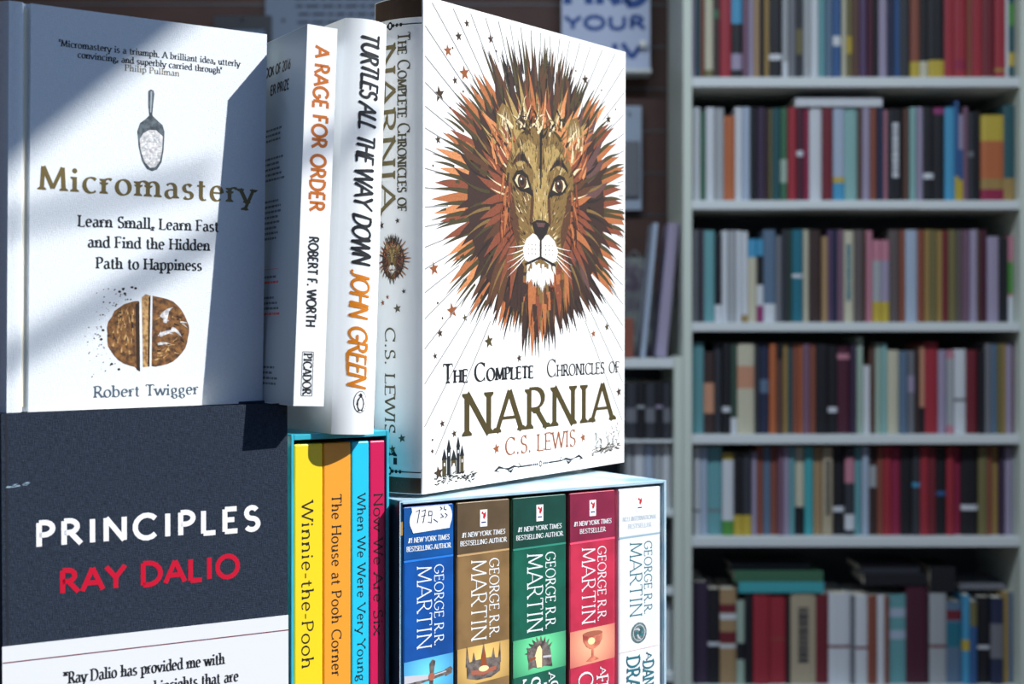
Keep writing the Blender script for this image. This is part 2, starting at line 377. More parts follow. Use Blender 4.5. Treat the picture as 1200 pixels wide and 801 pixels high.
# ------------------------------------------------------------ awning out of view on the right, added to cast diagonal shade
aw = root('shade_blocker', 'added shade awning panel outside, right of the display, out of the picture', 'blocker')
up_ = lambda p, t=1.8: Vector(p) - SUN * t
A0 = up_((-.2234, .6463, .0838)); dv = up_((-.1577, .6905, .1556)) - A0; upl = Vector((-.57, -.42, .70))
a, b = A0 - dv * 5, A0 + dv * 3
V = [a, b, b + upl * .8, a + upl * .8]; nrm = dv.cross(upl).normalized() * .004
mesh('canvas', V + [v + nrm for v in V], [(0, 1, 2, 3), (7, 6, 5, 4), (0, 4, 5, 1), (1, 5, 6, 2), (2, 6, 7, 3), (3, 7, 4, 0)], mat('blocker_canvas', (200, 190, 170), 0.9), None, aw)
stl = mat('blocker_steel', (120, 124, 128), 0.4, metal=0.8)
for p, q, e0, e1, r_ in (((-.2262, .6487, -.0101), (-.1525, .6997, .0431), 1.5, .6, .006), ((-.2239, .6476, .0479), (-.1906, .6712, .06), 3, 1, .0045)):  # thin bars added to throw soft shade stripes on the linen cover
    p, q = up_(p), up_(q); tube('shade_bar', p - (q - p) * e0, q + (q - p) * e1, r_ * .72, stl, aw)

# ------------------------------------------------------------ display table under the books
tb = root('display_table', 'dark wooden display table carrying the book stacks, its top below the frame', 'table', (-.05, .85, -1.2))
wood = mat('dark_wood', (70, 52, 40), 0.5, kind='noise', scale=30)
box('table_top', (-.45, -.32, .897), (.32, .17, .922), wood, tb, .003)
for x in (-.42, .26):
    for y in (-.29, .11): box('leg', (x, y, 0), (x + .04, y + .04, .897), wood, tb)

# ------------------------------------------------------------ tall bookcase behind and its books
YB = 3.30; K = YB / 1620
bx = lambda px: (px - 600) * K
bz = lambda py: (385 - py) * K
YF = 3.335; KF = YF / 1620
PAL = {'white': (226, 230, 236), 'pale blue': (178, 194, 216), 'pale grey': (176, 180, 184), 'grey': (118, 120, 128), 'lavender': (168, 156, 184), 'cream': (214, 208, 180),
 'yellow': (206, 178, 60), 'ochre': (166, 134, 74), 'olive': (120, 112, 68), 'tan': (176, 142, 100), 'beige': (190, 174, 144), 'orange': (196, 104, 58), 'rust': (144, 76, 58),
 'brown': (96, 64, 54), 'dark brown': (58, 40, 38), 'taupe': (96, 84, 84), 'red': (168, 40, 54), 'dark red': (116, 30, 42), 'crimson': (150, 30, 66), 'maroon': (74, 26, 44),
 'pink': (206, 132, 150), 'mauve': (126, 90, 112), 'purple': (88, 66, 104), 'dark purple': (56, 40, 66), 'navy': (34, 42, 72), 'blue': (50, 92, 150), 'sky blue': (70, 160, 206),
 'slate blue': (92, 118, 146), 'teal': (30, 112, 134), 'dark teal': (34, 82, 90), 'mint': (142, 190, 186), 'light teal': (104, 168, 174), 'bright teal': (64, 176, 184), 'green': (60, 110, 80),
 'dark green': (48, 72, 60), 'leaf green': (80, 150, 60), 'pale green': (170, 194, 176), 'black': (22, 22, 28), 'charcoal': (48, 50, 58), 'peach': (214, 150, 116), 'magenta': (150, 50, 110)}
def bm_(c): return mat(c.replace(' ', '_') + '_cover', tuple(v * .86 + 15 for v in PAL[c]), 0.5)
bc = root('tall_bookcase', 'tall white bookcase full of books standing behind on the right', 'bookcase', (bx(1002), YB, -1.2))
def bcx(n, a, b, bev=.0015): 
    o = box(n, (a[0] - bx(1002), a[1] - YB, a[2] + 1.2), (b[0] - bx(1002), b[1] - YB, b[2] + 1.2), wpaint, bc, bev); return o
upm = mat('bookcase_edge_paint', (214, 222, 210), 0.45)
for x0, x1 in ((800.5, 811), (1196, 1206)):
    o = bcx('side_panel', (bx(x0), YB, -1.2), (bx(x1), YB + .33, 1.25)); o.data.materials[0] = upm
PLY = [(-50, -38.5), (90, 101.5), (234.5, 245), (377.5, 388), (509.5, 520), (629.5, 640.5), (806, 817)]
for t, b_ in PLY: bcx('shelf', (bx(811) + .0005, YB + .002, bz(b_)), (bx(1196) - .0005, YB + .31, bz(t)))
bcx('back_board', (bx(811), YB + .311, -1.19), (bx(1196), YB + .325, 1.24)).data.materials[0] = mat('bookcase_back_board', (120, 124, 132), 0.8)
ROWS = ['top', 'second', 'third', 'fourth', 'fifth', 'lowest']
# row: list of (right edge in photo pixels x3 past 800, colour, top edge height in px, features)
D = {
0: (35, -28, [(48,'lavender'),(62,'dark teal'),(78,'rust'),(108,'cream',0,[(0,.1,'olive')]),(130,'dark brown',0,[(.7,.8,'green')]),(172,'red'),(212,'black',0,[(.56,1,'sky blue'),(.1,.26,'lavender')]),(232,'mauve'),(250,'lavender'),(272,'tan'),(288,'black'),(305,'ochre'),(350,'black',0,[(.2,.26,'white')]),(372,'pale grey',0,[(0,.18,'white')]),(398,'grey'),(425,'charcoal',0,[(.3,.6,'olive')]),(452,'pale grey'),(480,'white'),(500,'light teal'),(530,'slate blue'),(560,'blue',0,[(.35,.45,'white')]),(575,'cream'),(600,'olive',0,[(.3,.5,'yellow')]),(625,'brown'),(650,'purple'),(672,'maroon'),(692,'black'),(722,'lavender'),(745,'navy'),(765,'blue'),(800,'charcoal'),(832,'rust',0,[(0,.2,'yellow')]),(862,'black',0,[(0,.2,'cream')]),(922,'black',0,[(0,.2,'yellow')]),(958,'red'),(1000,'red',0,[(.1,.2,'crimson')]),(1018,'rust'),(1058,'red'),(1098,'dark red'),(1135,'red',0,[(.08,.12,'gold')]),(1148,'white'),(1167,'dark teal',0,[(.6,.85,'leaf green'),(.15,.3,'yellow')])]),
1: (35, 125, [(62,'white',126),(82,'green',130),(112,'white',126),(148,'pale grey',126),(186,'orange',135),(212,'white',125),(240,'pale blue',125),(262,'black',126),(290,'dark purple',126),(304,'dark brown',127),(318,'olive',127),(345,'dark teal',126),(370,'green',126,[(.2,.45,'pale green')]),(400,'red',126),(425,'maroon',126,[(.48,.54,'white')]),(448,'crimson',126),(492,'white',126),(528,'dark red',126),(572,'pale blue',126,[(0,.2,'sky blue'),(.2,.26,'yellow')]),(618,'mint',126),(632,'brown',126),(658,'lavender',126),(684,'rust',126),(706,'navy',126),(724,'pink',128),(778,'black',127,'title'),(798,'brown',127),(820,'mint',126),(850,'lavender',125),(885,'black',125,[(.24,.3,'white')]),(922,'black',126,[(.93,1,'magenta')]),(958,'sky blue',126),(972,'blue',118,[(0,.25,'yellow')]),(988,'lavender',134,[(0,.25,'yellow'),(.25,.6,'blue')]),(1005,'mauve',125),(1028,'charcoal',131,[(.5,.56,'grey')]),(1048,'black',130),(1128,'orange',135,[(.7,1,'yellow'),(0,.14,'crimson'),(.14,.26,'ochre')]),(1167,'dark teal',123,[(0,.24,'ochre')])]),
2: (35, 269, [(54,'grey',269),(68,'charcoal',269),(75,'mauve',269),(112,'light teal',270),(138,'black',275,[(0,.2,'white')]),(160,'white',270),(186,'pale grey',270),(208,'white',270),(230,'white',271,[(0,.08,'ochre')]),(262,'cream',280,[(.78,1,'sky blue')]),(285,'black',280,[(0,.2,'magenta'),(.2,.45,'white'),(.8,1,'sky blue')]),(328,'slate blue',269,[(0,.2,'white')]),(350,'grey',276),(370,'charcoal',269),(385,'dark green',269),(422,'teal',269,[(.48,.52,'white')]),(446,'cream',269),(490,'dark brown',269),(512,'tan',277),(530,'purple',269),(545,'navy',269),(566,'mauve',269),(605,'cream',270,'title'),(636,'taupe',269),(642,'brown',270),(670,'pink',270),(700,'pale grey',281,[(0,.25,'yellow'),(.75,1,'pink')]),(728,'lavender',281,[(0,.25,'yellow'),(.75,1,'pink')]),(765,'taupe',269),(785,'rust',269),(828,'pale blue',269),(852,'rust',269),(870,'ochre',269),(895,'olive',269),(915,'ochre',270),(935,'dark red',270),(965,'olive',269),(988,'taupe',269),(1010,'mauve',269),(1036,'lavender',269),(1054,'brown',269),(1072,'maroon',269),(1112,'lavender',277),(1150,'black',278),(1167,'pink',276,[(0,.3,'white'),(.33,.7,'leaf green')])]),
3: (35, 402, [(75,'light teal',401),(112,'dark brown',412,[(.25,.62,'peach')]),(140,'charcoal',402),(168,'black',402,[(.24,.3,'white')]),(192,'dark green',403,[(0,.18,'white')]),(252,'cream',402,[(.5,.75,'peach')]),(272,'charcoal',402),(305,'navy',402,[(.45,.6,'slate blue')]),(330,'orange',402),(352,'brown',402,[(.82,1,'black')]),(372,'ochre',402),(388,'dark teal',402),(410,'rust',402),(422,'orange',402),(448,'mauve',402),(470,'rust',402),(510,'black',403),(545,'black',404,[(.24,.3,'white')]),(590,'maroon',404,[(.84,.9,'pink')]),(612,'dark purple',404),(636,'pale green',395),(660,'white',428),(680,'brown',404),(700,'pale green',402),(722,'mint',402),(762,'cream',410),(790,'slate blue',411),(820,'grey',411,[(.5,.7,'lavender')]),(836,'dark brown',409),(855,'peach',405,[(0,.3,'black')]),(902,'red',401),(930,'lavender',410),(955,'pink',410,[(.1,.9,'pale grey')]),(998,'white',409,[(.38,.42,'grey')]),(1040,'dark red',410),(1062,'black',411),(1084,'grey',402),(1105,'slate blue',402),(1122,'olive',402),(1135,'ochre',402),(1158,'lavender',402),(1167,'mauve',403)]),
4: (40, 523, [(62,'white',523,[(.26,.29,'grey')]),(88,'pale blue',523),(140,'light teal',523,[(.26,.29,'grey')]),(180,'white',531,[(0,.18,'leaf green'),(.92,1,'yellow')]),(210,'black',532,[(0,.25,'yellow')]),(242,'charcoal',532,[(0,.25,'yellow')]),(262,'lavender',530),(285,'rust',523),(312,'slate blue',523),(335,'rust',523),(355,'mauve',523),(375,'lavender',523),(395,'light teal',523),(430,'cream',524,[(0,.32,'black')]),(460,'bright teal',523),(492,'tan',524),(528,'beige',524,'title'),(572,'black',523,[(.26,.32,'white')]),(605,'charcoal',525,[(.6,.9,'pink'),(.06,.24,'white')]),(630,'light teal',523),(655,'pale blue',523),(685,'dark brown',525,[(.55,.8,'pale grey')]),(705,'rust',523),(735,'red',523),(768,'crimson',523),(808,'black',523),(835,'charcoal',524,[(.55,.6,'sky blue')]),(865,'red',523),(892,'dark red',523),(928,'black',524,[(.45,.5,'blue')]),(955,'red',523),(982,'crimson',523),(1040,'black',523,[(.28,.34,'white')]),(1072,'olive',523),(1088,'rust',523),(1115,'ochre',523),(1135,'dark purple',523),(1158,'lavender',523),(1167,'pale grey',523)]),
5: (40, 697, [(90,'dark purple',682),(132,'black',690,[(.4,.44,'white')]),(190,'tan',690,[(.38,.42,'white'),(.43,.55,'dark red'),(.68,.74,'white'),(.75,.84,'dark red')]),(218,'pale green',704,[(.3,.5,'black')]),(248,'black',697),(305,'red',697),(365,'red',699,[(.5,.52,'rust')]),(380,'black',699),(470,'beige',696,'title'),(515,'dark red',697),(592,'white',696,[(.4,.43,'dark red')]),(606,'grey',697),(650,'white',697,[(.4,.43,'dark red')]),(682,'rust',697),(712,'white',697),(725,'rust',697),(788,'light teal',697,[(.5,.6,'pale blue'),(.75,.85,'pale blue')]),(865,'maroon',687),(870,'charcoal',697),(930,'pale grey',695,[(.4,.43,'dark red')]),(985,'slate blue',706,[(.45,.75,'teal'),(.78,.9,'dark red')]),(1010,'sky blue',697,[(.38,.5,'yellow')]),(1035,'blue',704,[(.7,1,'olive')]),(1085,'black',700,[(.4,.44,'white')]),(1128,'navy',700,[(.3,.7,'grey')]),(1152,'ochre',694),(1167,'slate blue',694)]),
}
PAL['gold'] = (170, 130, 60)
cache = {}
def shelf_book(x0, x1, zb, h, depth, y, col, feats, tilt=0.0):
    """one book on end: rounded spine, coloured bands, page block edges at top, cover corners"""
    w = x1 - x0; W2 = w / 2
    if feats == 'title': bands = []
    else: bands = list(feats or [])
    cuts = sorted({0.0, 1.0, *[b[0] for b in bands], *[b[1] for b in bands]})
    mats = []; F = []; I = []; V = []
    def mi(m):
        if m not in mats: mats.append(m)
        return mats.index(m)
    rr = min(.004, w * .3)
    prof = [(-W2, depth), (-W2, rr), (-W2 * .55, rr * .2), (W2 * .55, rr * .2), (W2, rr), (W2, depth)]; n = len(prof)
    for c in cuts: V += [(px, py, c * h) for px, py in prof]
    for k in range(len(cuts) - 1):
        mid = (cuts[k] + cuts[k + 1]) / 2; cc = col
        for b in bands:
            if b[0] <= mid <= b[1]: cc = b[2]
        for i in range(n - 1):
            F.append((k * n + i, k * n + i + 1, (k + 1) * n + i + 1, (k + 1) * n + i)); I.append(mi(bm_(cc)))
    a = len(V); e = min(.0025, h * .02)
    t = (len(cuts) - 1) * n
    # top: cover rim then sunk page block
    V += [(-W2 * .8, rr + .002, h), (W2 * .8, rr + .002, h), (W2 * .8, depth, h), (-W2 * .8, depth, h)]
    V += [(-W2 * .8, rr + .002, h - e), (W2 * .8, rr + .002, h - e), (W2 * .8, depth, h - e), (-W2 * .8, depth, h - e)]
    F += [(t + 0, t + 1, a, a + 3), (t + 1, t + 2, t + 3, t + 4, a + 1, a), (t + 4, t + 5, a + 2, a + 1)]; I += [mi(bm_(col))] * 3
    F += [(a, a + 1, a + 5, a + 4), (a + 3, a, a + 4, a + 7), (a + 1, a + 2, a + 6, a + 5), (a + 4, a + 5, a + 6, a + 7)]; I += [mi(paper)] * 4
    F += [(0, t, t + n - 1, n - 1), tuple(range(n - 1, -1, -1))]; I += [mi(paper), mi(bm_(col))]
    if feats == 'title':     # printed title down the spine, too far away to read
        tm = mi(bm_('white' if col == 'black' else ('teal' if col == 'cream' else 'charcoal')))
        z = h * .85; r2 = random.Random(len(V) + int(w * 1e5))
        while z > h * .25:
            l = h * r2.uniform(.025, .06); b = len(V); V += [(-W2 * .4, rr * .2 - .0004, z), (W2 * .4, rr * .2 - .0004, z), (W2 * .4, rr * .2 - .0004, z - l), (-W2 * .4, rr * .2 - .0004, z - l)]
            F.append((b, b + 3, b + 2, b + 1)); I.append(tm); z -= l + h * .012
    o = mesh('book', V, F, mats, I, None)
    o.location = ((x0 + x1) / 2, y, zb); o.rotation_euler = (0, tilt, 0); return o
wide = lambda w: 'thin ' if w < 19 else ('broad ' if w > 50 else '')
done = {}; pend = []
for ri, (sx0, top, lst) in D.items():
    zb = bz(PLY[ri + 1][0]) + .0005; x = sx0; info = []
    for k, e in enumerate(lst):
        x1, col = e[0], e[1]; tp = e[2] if len(e) > 2 and e[2] else top; ft = e[3] if len(e) > 3 else None
        f = [b for b in ft] if isinstance(ft, list) else ft
        rb = random.Random(ri * 100 + k); y = YF + rb.uniform(-.006, .008)
        z1 = (385 - tp) * KF; h = z1 - zb
        if ri == 0: h = rb.uniform(.205, .25)
        xa = (200 + x / 3) * KF; xb = (200 + x1 / 3) * KF
        o = shelf_book(xa + .0003, xb - .0003, zb, h, .135 + rb.uniform(0, .03), y, col, f)
        d = ''
        if f == 'title': d = ' with printed title'
        elif f: 
            b = max(f, key=lambda q: q[1] - q[0]); c = b[2]
            d = f' with {c} ' + ('foot' if b[0] == 0 else ('head' if b[1] == 1 else ('band' if b[1] - b[0] < .12 else 'panel')))
        info.append((o, wide(x1 - x) + col, d, col)); x = x1
    for k, (o, nm, d, col) in enumerate(info):
        lc = ('the left side panel' if k == 0 else info[k - 1][3]); rc = ('the right side panel' if k == len(info) - 1 else info[k + 1][3])
        lab = f'{nm} book{d}, {ROWS[ri]} shelf, between {lc} and {rc}'
        pend.append((o, lab, nm + d, ri, k))
from collections import Counter
cnt = Counter(p[1] for p in pend)
ORD = ['leftmost', 'second', 'third', 'fourth', 'fifth', 'sixth', 'seventh']
for o, lab, nm, ri, k in pend:
    if cnt[lab] > 1:
        same = [p for p in pend if p[3] == ri and p[1] == lab]; j = [p[0] for p in same].index(o)
        lab = lab + (', the left one' if j == 0 else ', the right one')
    tag(o, lab, 'book', f'books upright on the {ROWS[ri]} bookcase shelf')
# books lying flat on the rows
def flat_book(x0, x1, y0, y1, py0, py1, zbase, label, col, yoff=0.0, h=None, rz=0.0):
    w = (x1 - x0) / 3 * KF; t = h if h else (py1 - py0) * KF
    o = root('book', label, 'book', ((200 + (x0 + x1) / 6) * KF, YF + yoff, zbase), (0, 0, rz))
    m = bm_(col)
    box('cover', (-w / 2, 0, 0), (w / 2, .14, .0022), m, o, .0005, 1); box('cover', (-w / 2, 0, t - .0022), (w / 2, .14, t), m, o, .0005, 1)
    box('spine', (-w / 2, -.001, 0), (w / 2, .002, t), m, o, .001, 2); box('page_block', (-w / 2 + .003, .0021, .0023), (w / 2 - .003, .136, t - .0023), paper, o)
    return o
z5 = lambda tp: (385 - tp) * KF + .0004
flat_book(395, 702, 0, 0, 115, 125.5, z5(125), 'white book lying flat on top of the second-shelf row', 'white')
zt = z5(690); zt = z5(694.5)
flat_book(197, 497, 0, 0, 681.5, 694, zt, 'bright teal book lying flat on the lowest-shelf row, under a green one', 'bright teal')
flat_book(182, 495, 0, 0, 668, 681, zt + 12.6 * KF, 'green book lying flat on the bright teal book, lowest shelf', 'green', .002, 12.5 * KF)
flat_book(175, 455, 0, 0, 660, 668, zt + 25.3 * KF, 'dark grey book lying on the green book, topmost of the left pile', 'charcoal', .02, 7 * KF)
zr = z5(686.5)
flat_book(640, 862, 0, 0, 676, 692, zr, 'thick black book lying flat on the lowest-shelf row beside the maroon book', 'black', .004, 14 * KF)
flat_book(625, 840, 0, 0, 664, 676, zr + 14.2 * KF, 'charcoal book lying on the thick black book, lowest shelf', 'charcoal', .012, 10 * KF)
o = flat_book(872, 960, 0, 0, 660, 690, z5(694.5), 'black box-shaped volume with pale edge lying on the pale grey book', 'black', .004, 30 * KF)
o2 = flat_book(985, 1150, 0, 0, 686, 694, z5(693.5), 'grey book lying flat at the right end of the lowest-shelf row', 'grey', .03, 7 * KF)

# notice strip on the edge of the second shelf
ns = box('shelf_label', (bx(938), YB - .0012, bz(244.3)), (bx(1075), YB + .0012, bz(237)), wpaint, None); ns.location.y = .0
tag(ns, 'white label strip on the front edge of the shelf under the second row', 'label')
sh = Sheet(); rr2 = random.Random(3); u = 8
while u < 268:
    l = rr2.uniform(6, 20); sh.poly([(u, 4), (u + l, 4), (u + l, 11), (u, 11)], bm_('navy')); u += l + 3
sh.build('printed_line', ns, lambda a, b, h: (bx(938) + a / 1000, YB - .0014 - h, bz(244.3) + b / 1000))['kind'] = 'stuff'

# ------------------------------------------------------------ low shelf unit to the left of the bookcase
lu = root('low_shelf_unit', 'low cream shelf unit with binders, against the wall left of the tall bookcase', 'shelf unit', (bx(690), YB, -1.2))
def lux(n, x0, x1, y0, y1, pt_, pb, m=wpaint): return box(n, (bx(x0) - bx(690), y0, bz(pb) + 1.2), (bx(x1) - bx(690), y1, bz(pt_) + 1.2), m, lu, .0015)
lux('side_panel', 790, 800, .0, .3, 418, 385 + 1.2 / K, upm); lux('side_panel', 560, 569, .0, .3, 418, 385 + 1.2 / K, upm)
lux('top_panel', 569.3, 789.7, .0, .3, 420, 431)
for a_, b_ in ((516, 519), (598, 606), (690, 698), (790, 800), (900, 908)): lux('shelf', 569.3, 789.7, .012, .29, a_, b_)
lux('back_board', 569.3, 789.7, .29, .298, 431.5, 960, mat('unit_back', (70, 74, 82), .8))
bk = [(735, 748, 'charcoal'), (748, 757.5, 'black'), (758, 770, 'charcoal'), (770, 779, 'black'), (779, 789, 'charcoal')]
lbl = ['charcoal binder with faint teal mark, furthest left in the low unit', 'black binder left of centre in the low unit', 'charcoal binder with a green spot in the low unit', 'black binder with a pale spot in the low unit', 'charcoal binder beside the right side panel of the low unit']
for (x0, x1, c), lb in zip(bk, lbl):
    o = shelf_book(bx(x0), bx(x1) - .001, bz(516) + .0005, 67 * K, .22, YB + .03, c, [(.3, .55, 'grey')] if c == 'charcoal' else [(.55, .6, 'lavender' if x0 > 765 else 'pale grey')])
    o.name = 'binder'; tag(o, lb, 'binder', 'dark binders in the low shelf unit')
for (x0, x1, c), lb in zip([(735, 744, 'pale grey'), (745, 757, 'white'), (757.5, 768, 'pale blue'), (768.5, 778, 'pale grey'), (778.5, 789, 'white')],
        ['pale grey folder leftmost below the binders', 'white folder below the black binder, low unit', 'pale blue folder below the binders, middle one', 'pale grey folder right of the pale blue folder', 'white folder beside the right side panel, below the binders']):
    o = shelf_book(bx(x0), bx(x1) - .001, bz(598) + .0005, 76 * K, .2, YB + .04, c, None); o.name = 'folder'; tag(o, lb, 'folder', 'pale folders in the low shelf unit')
for i, (c, zz, hh) in enumerate([('charcoal', 690, 76), ('white', 790, 80), ('dark brown', 900, 80)]):
    for j, (x0, x1) in enumerate(((760, 774), (775, 789))):
        o = shelf_book(bx(x0), bx(x1) - .001, bz(zz) + .0005, hh * K, .2, YB + .04, c, None); o.name = 'folder'
        tag(o, f'{c} folder on the {["third", "fourth", "fifth"][i]} tier of the low unit, {["left", "right"][j]} of two', 'folder', 'pale folders in the low shelf unit' if c == 'white' else f'{c} folders in the low shelf unit')
# things standing on the low unit
for (x0, x1, tl, lab, c, yy) in ((752, 758, .155, 'narrow pale blue booklet leaning right on the low unit', 'pale blue', .03), (771, 784, .155, 'wide pale blue booklet leaning right against the bookcase side', 'lavender', .05)):
    o = shelf_book(bx(x0) - (bx(x0) + bx(x1)) / 2, bx(x1) - (bx(x0) + bx(x1)) / 2, 0, 160 * K, .12, YB + yy, c, [(0, 1, c)]) 
    o.location = ((bx(x0) + bx(x1)) / 2 - .0, YB + yy, bz(420) + abs(math.sin(tl)) * (bx(x1) - bx(x0)) / 2 + .0008); o.rotation_euler = (0, tl * .62, 0); o.name = 'booklet'; tag(o, lab, 'booklet')
def patterned_bag(px0, px1, ptop, pbot, y, lab, rgb, rgb2):
    w = (px1 - px0) * y / 1620; h = (pbot - ptop) * y / 1620; cx = ((px0 + px1) / 2 - 600) * y / 1620
    r = root('tote_bag', lab, 'bag', (cx, y, (385 - pbot) * y / 1620 + .0005))
    m = mat(lab.split()[0] + '_print', rgb, .7, kind='noise', scale=26, rgb2=rgb2)
    bm = bmesh.new(); bmesh.ops.create_cube(bm, size=1)
    bmesh.ops.subdivide_edges(bm, edges=bm.edges[:], cuts=5, use_grid_fill=True)
    for v in bm.verts:
        x, yy, z = v.co; k = 1 + .18 * math.cos(z * 3); v.co = Vector((x * w * (1 - .12 * (z + .5)), yy * .05 * k * (1.1 - .7 * (z + .5)), (z + .5) * h * (1 - .04 * abs(x))))
    me = bpy.data.meshes.new('bag_body'); bm.to_mesh(me); bm.free(); me.materials.append(m)
    for p in me.polygons: p.use_smooth = True
    link('bag_body', me, r)
    for s in (-1, 1):
        hd = [( -w * .2 + w * .4 * i / 8, s * .008, h * .95 + math.sin(math.pi * i / 8) * .028) for i in range(9)]
        V = []; F = []
        for p in hd: V += [(p[0], p[1] - .002, p[2]), (p[0], p[1] + .002, p[2]), (p[0], p[1] + .002, p[2] + .004), (p[0], p[1] - .002, p[2] + .004)]
        for i in range(8):
            for q in range(4): F.append((i * 4 + q, i * 4 + (q + 1) % 4, i * 4 + 4 + (q + 1) % 4, i * 4 + 4 + q))
        mesh('handle', V, F, m, None, r)
patterned_bag(718, 768, 302, 420, YB + .25, 'grey-green patterned bag standing on the low unit beside the white cover', (128, 136, 132), (88, 74, 92))
o = box('card_box', (bx(732), YB + .04, bz(420) + .0005), (bx(744), YB + .12, bz(372)), bm_('rust'), None, .002); tag(o, 'small rust red card box on the low unit by the patterned bag', 'box')
# packets hanging on the slat wall
def packet(px0, px1, p0, p1, lab, c, band):
    y = YW - .03; k = y / 1620
    r = root('hanging_packet', lab, 'packet', ((px0 + px1 - 1200) / 2 * k, y, (385 - p1) * k)); w = (px1 - px0) * k; h = (p1 - p0) * k
    box('card', (-w / 2, 0, 0), (w / 2, .004, h), bm_(c), r, .001); box('blister', (-w * .4, -.012, h * .12), (w * .4, -.0002, h * .66), bm_(band), r, .004)
    tube('hook', (0, -.02, h * .93), (0, .03, h * .93), .0022, rail_m, r)
packet(722, 752, 124, 246, 'pale grey packet hanging on the slat wall right of the white cover', 'pale blue', 'grey')
packet(250, 318, 18, 70, 'blue-grey packet on the dark wall behind the linen book', 'charcoal', 'slate blue')
# wall sign
yS = YW - .06; kS = yS / 1620
sg = root('wall_sign', 'white sign with bold blue capitals hanging on the slat wall', 'sign', ((658 + 762 - 1200) / 2 * kS, yS, (385 - 82) * kS))
wS = 52 * kS
box('sign_panel', (-wS, 0, 0), (wS, .004, 150 * kS), mat('sign_white', (196, 206, 232), .5), sg, .001)
box('ledge', (-wS * .2, -.03, -.012), (wS, .05, -.001), wpaint, sg, .001)
blue_ink = mat('sign_blue_ink', (22, 74, 150), .5)
q = kS * 1000
for t_, u_, v_, c_, w_ in (('FIND', 4, 77, 28, 96), ('YOUR', 4, 48, 14.5, 94), ('IV', 58, 14, 17, 36)):
    s = Sheet(); s.text(t_, blue_ink, u_ * q - wS * 1000, v_ * q, c_ * q, w_ * q, style='sans', weight=.34, track=.08)
    s.build('word', sg, lambda u, v, h: (u, -.0003 - h, v), .0004)
o = box('hook_fixing', (-.06, -.002, -.008), (-.02, .06, 0), rail_m, sg)
bm = bmesh.new(); bmesh.ops.create_uvsphere(bm, u_segments=20, v_segments=12, radius=.0118)
me = bpy.data.meshes.new('pin'); bm.to_mesh(me); bm.free(); me.materials.append(mat('glossy_white', (250, 250, 250), .15))
for p in me.polygons: p.use_smooth = True
o = link('pin_head', me, sg); o.location = (43 * kS, -.012, 29 * kS); 
# paper notice behind the spines
yP = YW - .02; kP = yP / 1620
pn = root('paper_notice', 'grey-blue paper notice with small dark print, on the wall above the upright spines', 'notice', ((311 + 461 - 1200) / 2 * kP, yP, (385 - 90) * kP))
wP = 75 * kP
box('sheet', (-wP, 0, 0), (wP, .003, 190 * kP), mat('notice_paper', (124, 138, 160), .6), pn)
s = Sheet(); r3 = random.Random(5); q = kP * 1000
for ln in range(12):
    u = (-40 + r3.uniform(0, 4)) * q; v = (62 + ln * 9.5) * q
    while u < 62 * q:
        l = r3.uniform(5, 17) * q; s.poly([(u, v), (u + l, v + .3 * q), (u + l, v + 3.6 * q), (u, v + 3.2 * q)], bm_('navy')); u += l + 3 * q
s.circle(-54 * q, 66 * q, 2 * q, 2.4 * q, bm_('black'))
s.build('small_print', pn, lambda u, v, h: (u, -.0002 - h, v), .0003)['kind'] = 'stuff'

# ================================================================ the books in front
mm = .001
# ---- charcoal cloth book with white paper band (bottom left)
H = .267
pr = pose_root('princ', 'hardcover_book', 'large charcoal cloth hardback with white and red capitals and a white paper band', 'book', H)
cloth = mat('charcoal_cloth', (34, 42, 54), .9, .12, 'cloth', 2600, .3, .5, (54, 64, 80))
hard_book(pr, .1560, H, .024, cloth, .004, groove=0)
band_m = mat('band_paper', (226, 230, 236), .5)
bandH = (H - .1225)
V = [(-.0003, -.0005, 0), (.1562, -.0005, 0), (.1562, -.0005, bandH), (-.0003, -.0005, bandH), (-.0003, -.0001, 0), (.1562, -.0001, 0), (.1562, -.0001, bandH), (-.0003, -.0001, bandH)]
mesh('paper_band', V, [(0, 1, 2, 3), (4, 7, 6, 5), (3, 2, 6, 7), (0, 3, 7, 4), (1, 5, 6, 2)], band_m, None, pr)
o = H * 1000
s = Sheet(); s.text('PRINCIPLES', white_ink, 17.2, o - 71.3, 12.6, 122, style="sans", weight=.225, track=.16); s.build('title_lettering', pr, front)
s = Sheet(); s.text('RAY DALIO', mat('red_foil', (198, 22, 52), .3), 29.2, o - 97.2, 12.0, 98, style='sans', weight=.22, track=.06); s.build('author_lettering', pr, front, label='embossed red capitals')
s = Sheet(); s.poly([(0, o - 131.4), (157, o - 131.4), (157, o - 130.8), (0, o - 130.8)], mat('maroon_ink', (110, 24, 44), .5))
s.build('ruled_line', pr, lambda u, v, h: (u, -.0005 - h, v))
s = Sheet(); s.text('"Ray Dalio has provided me with', greyblue if 0 else ink, 31, o - 146.2, 6.3, 87.5, weight=.13, thin=.05)
s.text('invaluable guidance and insights that are', ink, 14.5, o - 157, 6.3, 112, weight=.13, thin=.05)
s.build('quotation', pr, lambda u, v, h: (u, -.0005 - h, v))
s = Sheet(); r4 = random.Random(4); sc_m = mat('scuff', (150, 176, 196), .8)
for i in range(26): u = r4.uniform(2, 13); v = o - 38 + r4.uniform(-.7, .7) + (u - 7) * .1; s.line([(u, v), (u + r4.uniform(.6, 2.4), v + r4.uniform(-.2, .3))], .22, sc_m)
s.build('scuff_mark', pr, front)
s = Sheet(); s.poly([(2.0, .3), (3.1, .3), (3.1, o - .5), (2.0, o - .5)], mat('hinge_shade', (30, 36, 46), .9)); s.build('hinge_crease_shade', pr, front)  # flat dark strip painted in as the shade of the hinge crease

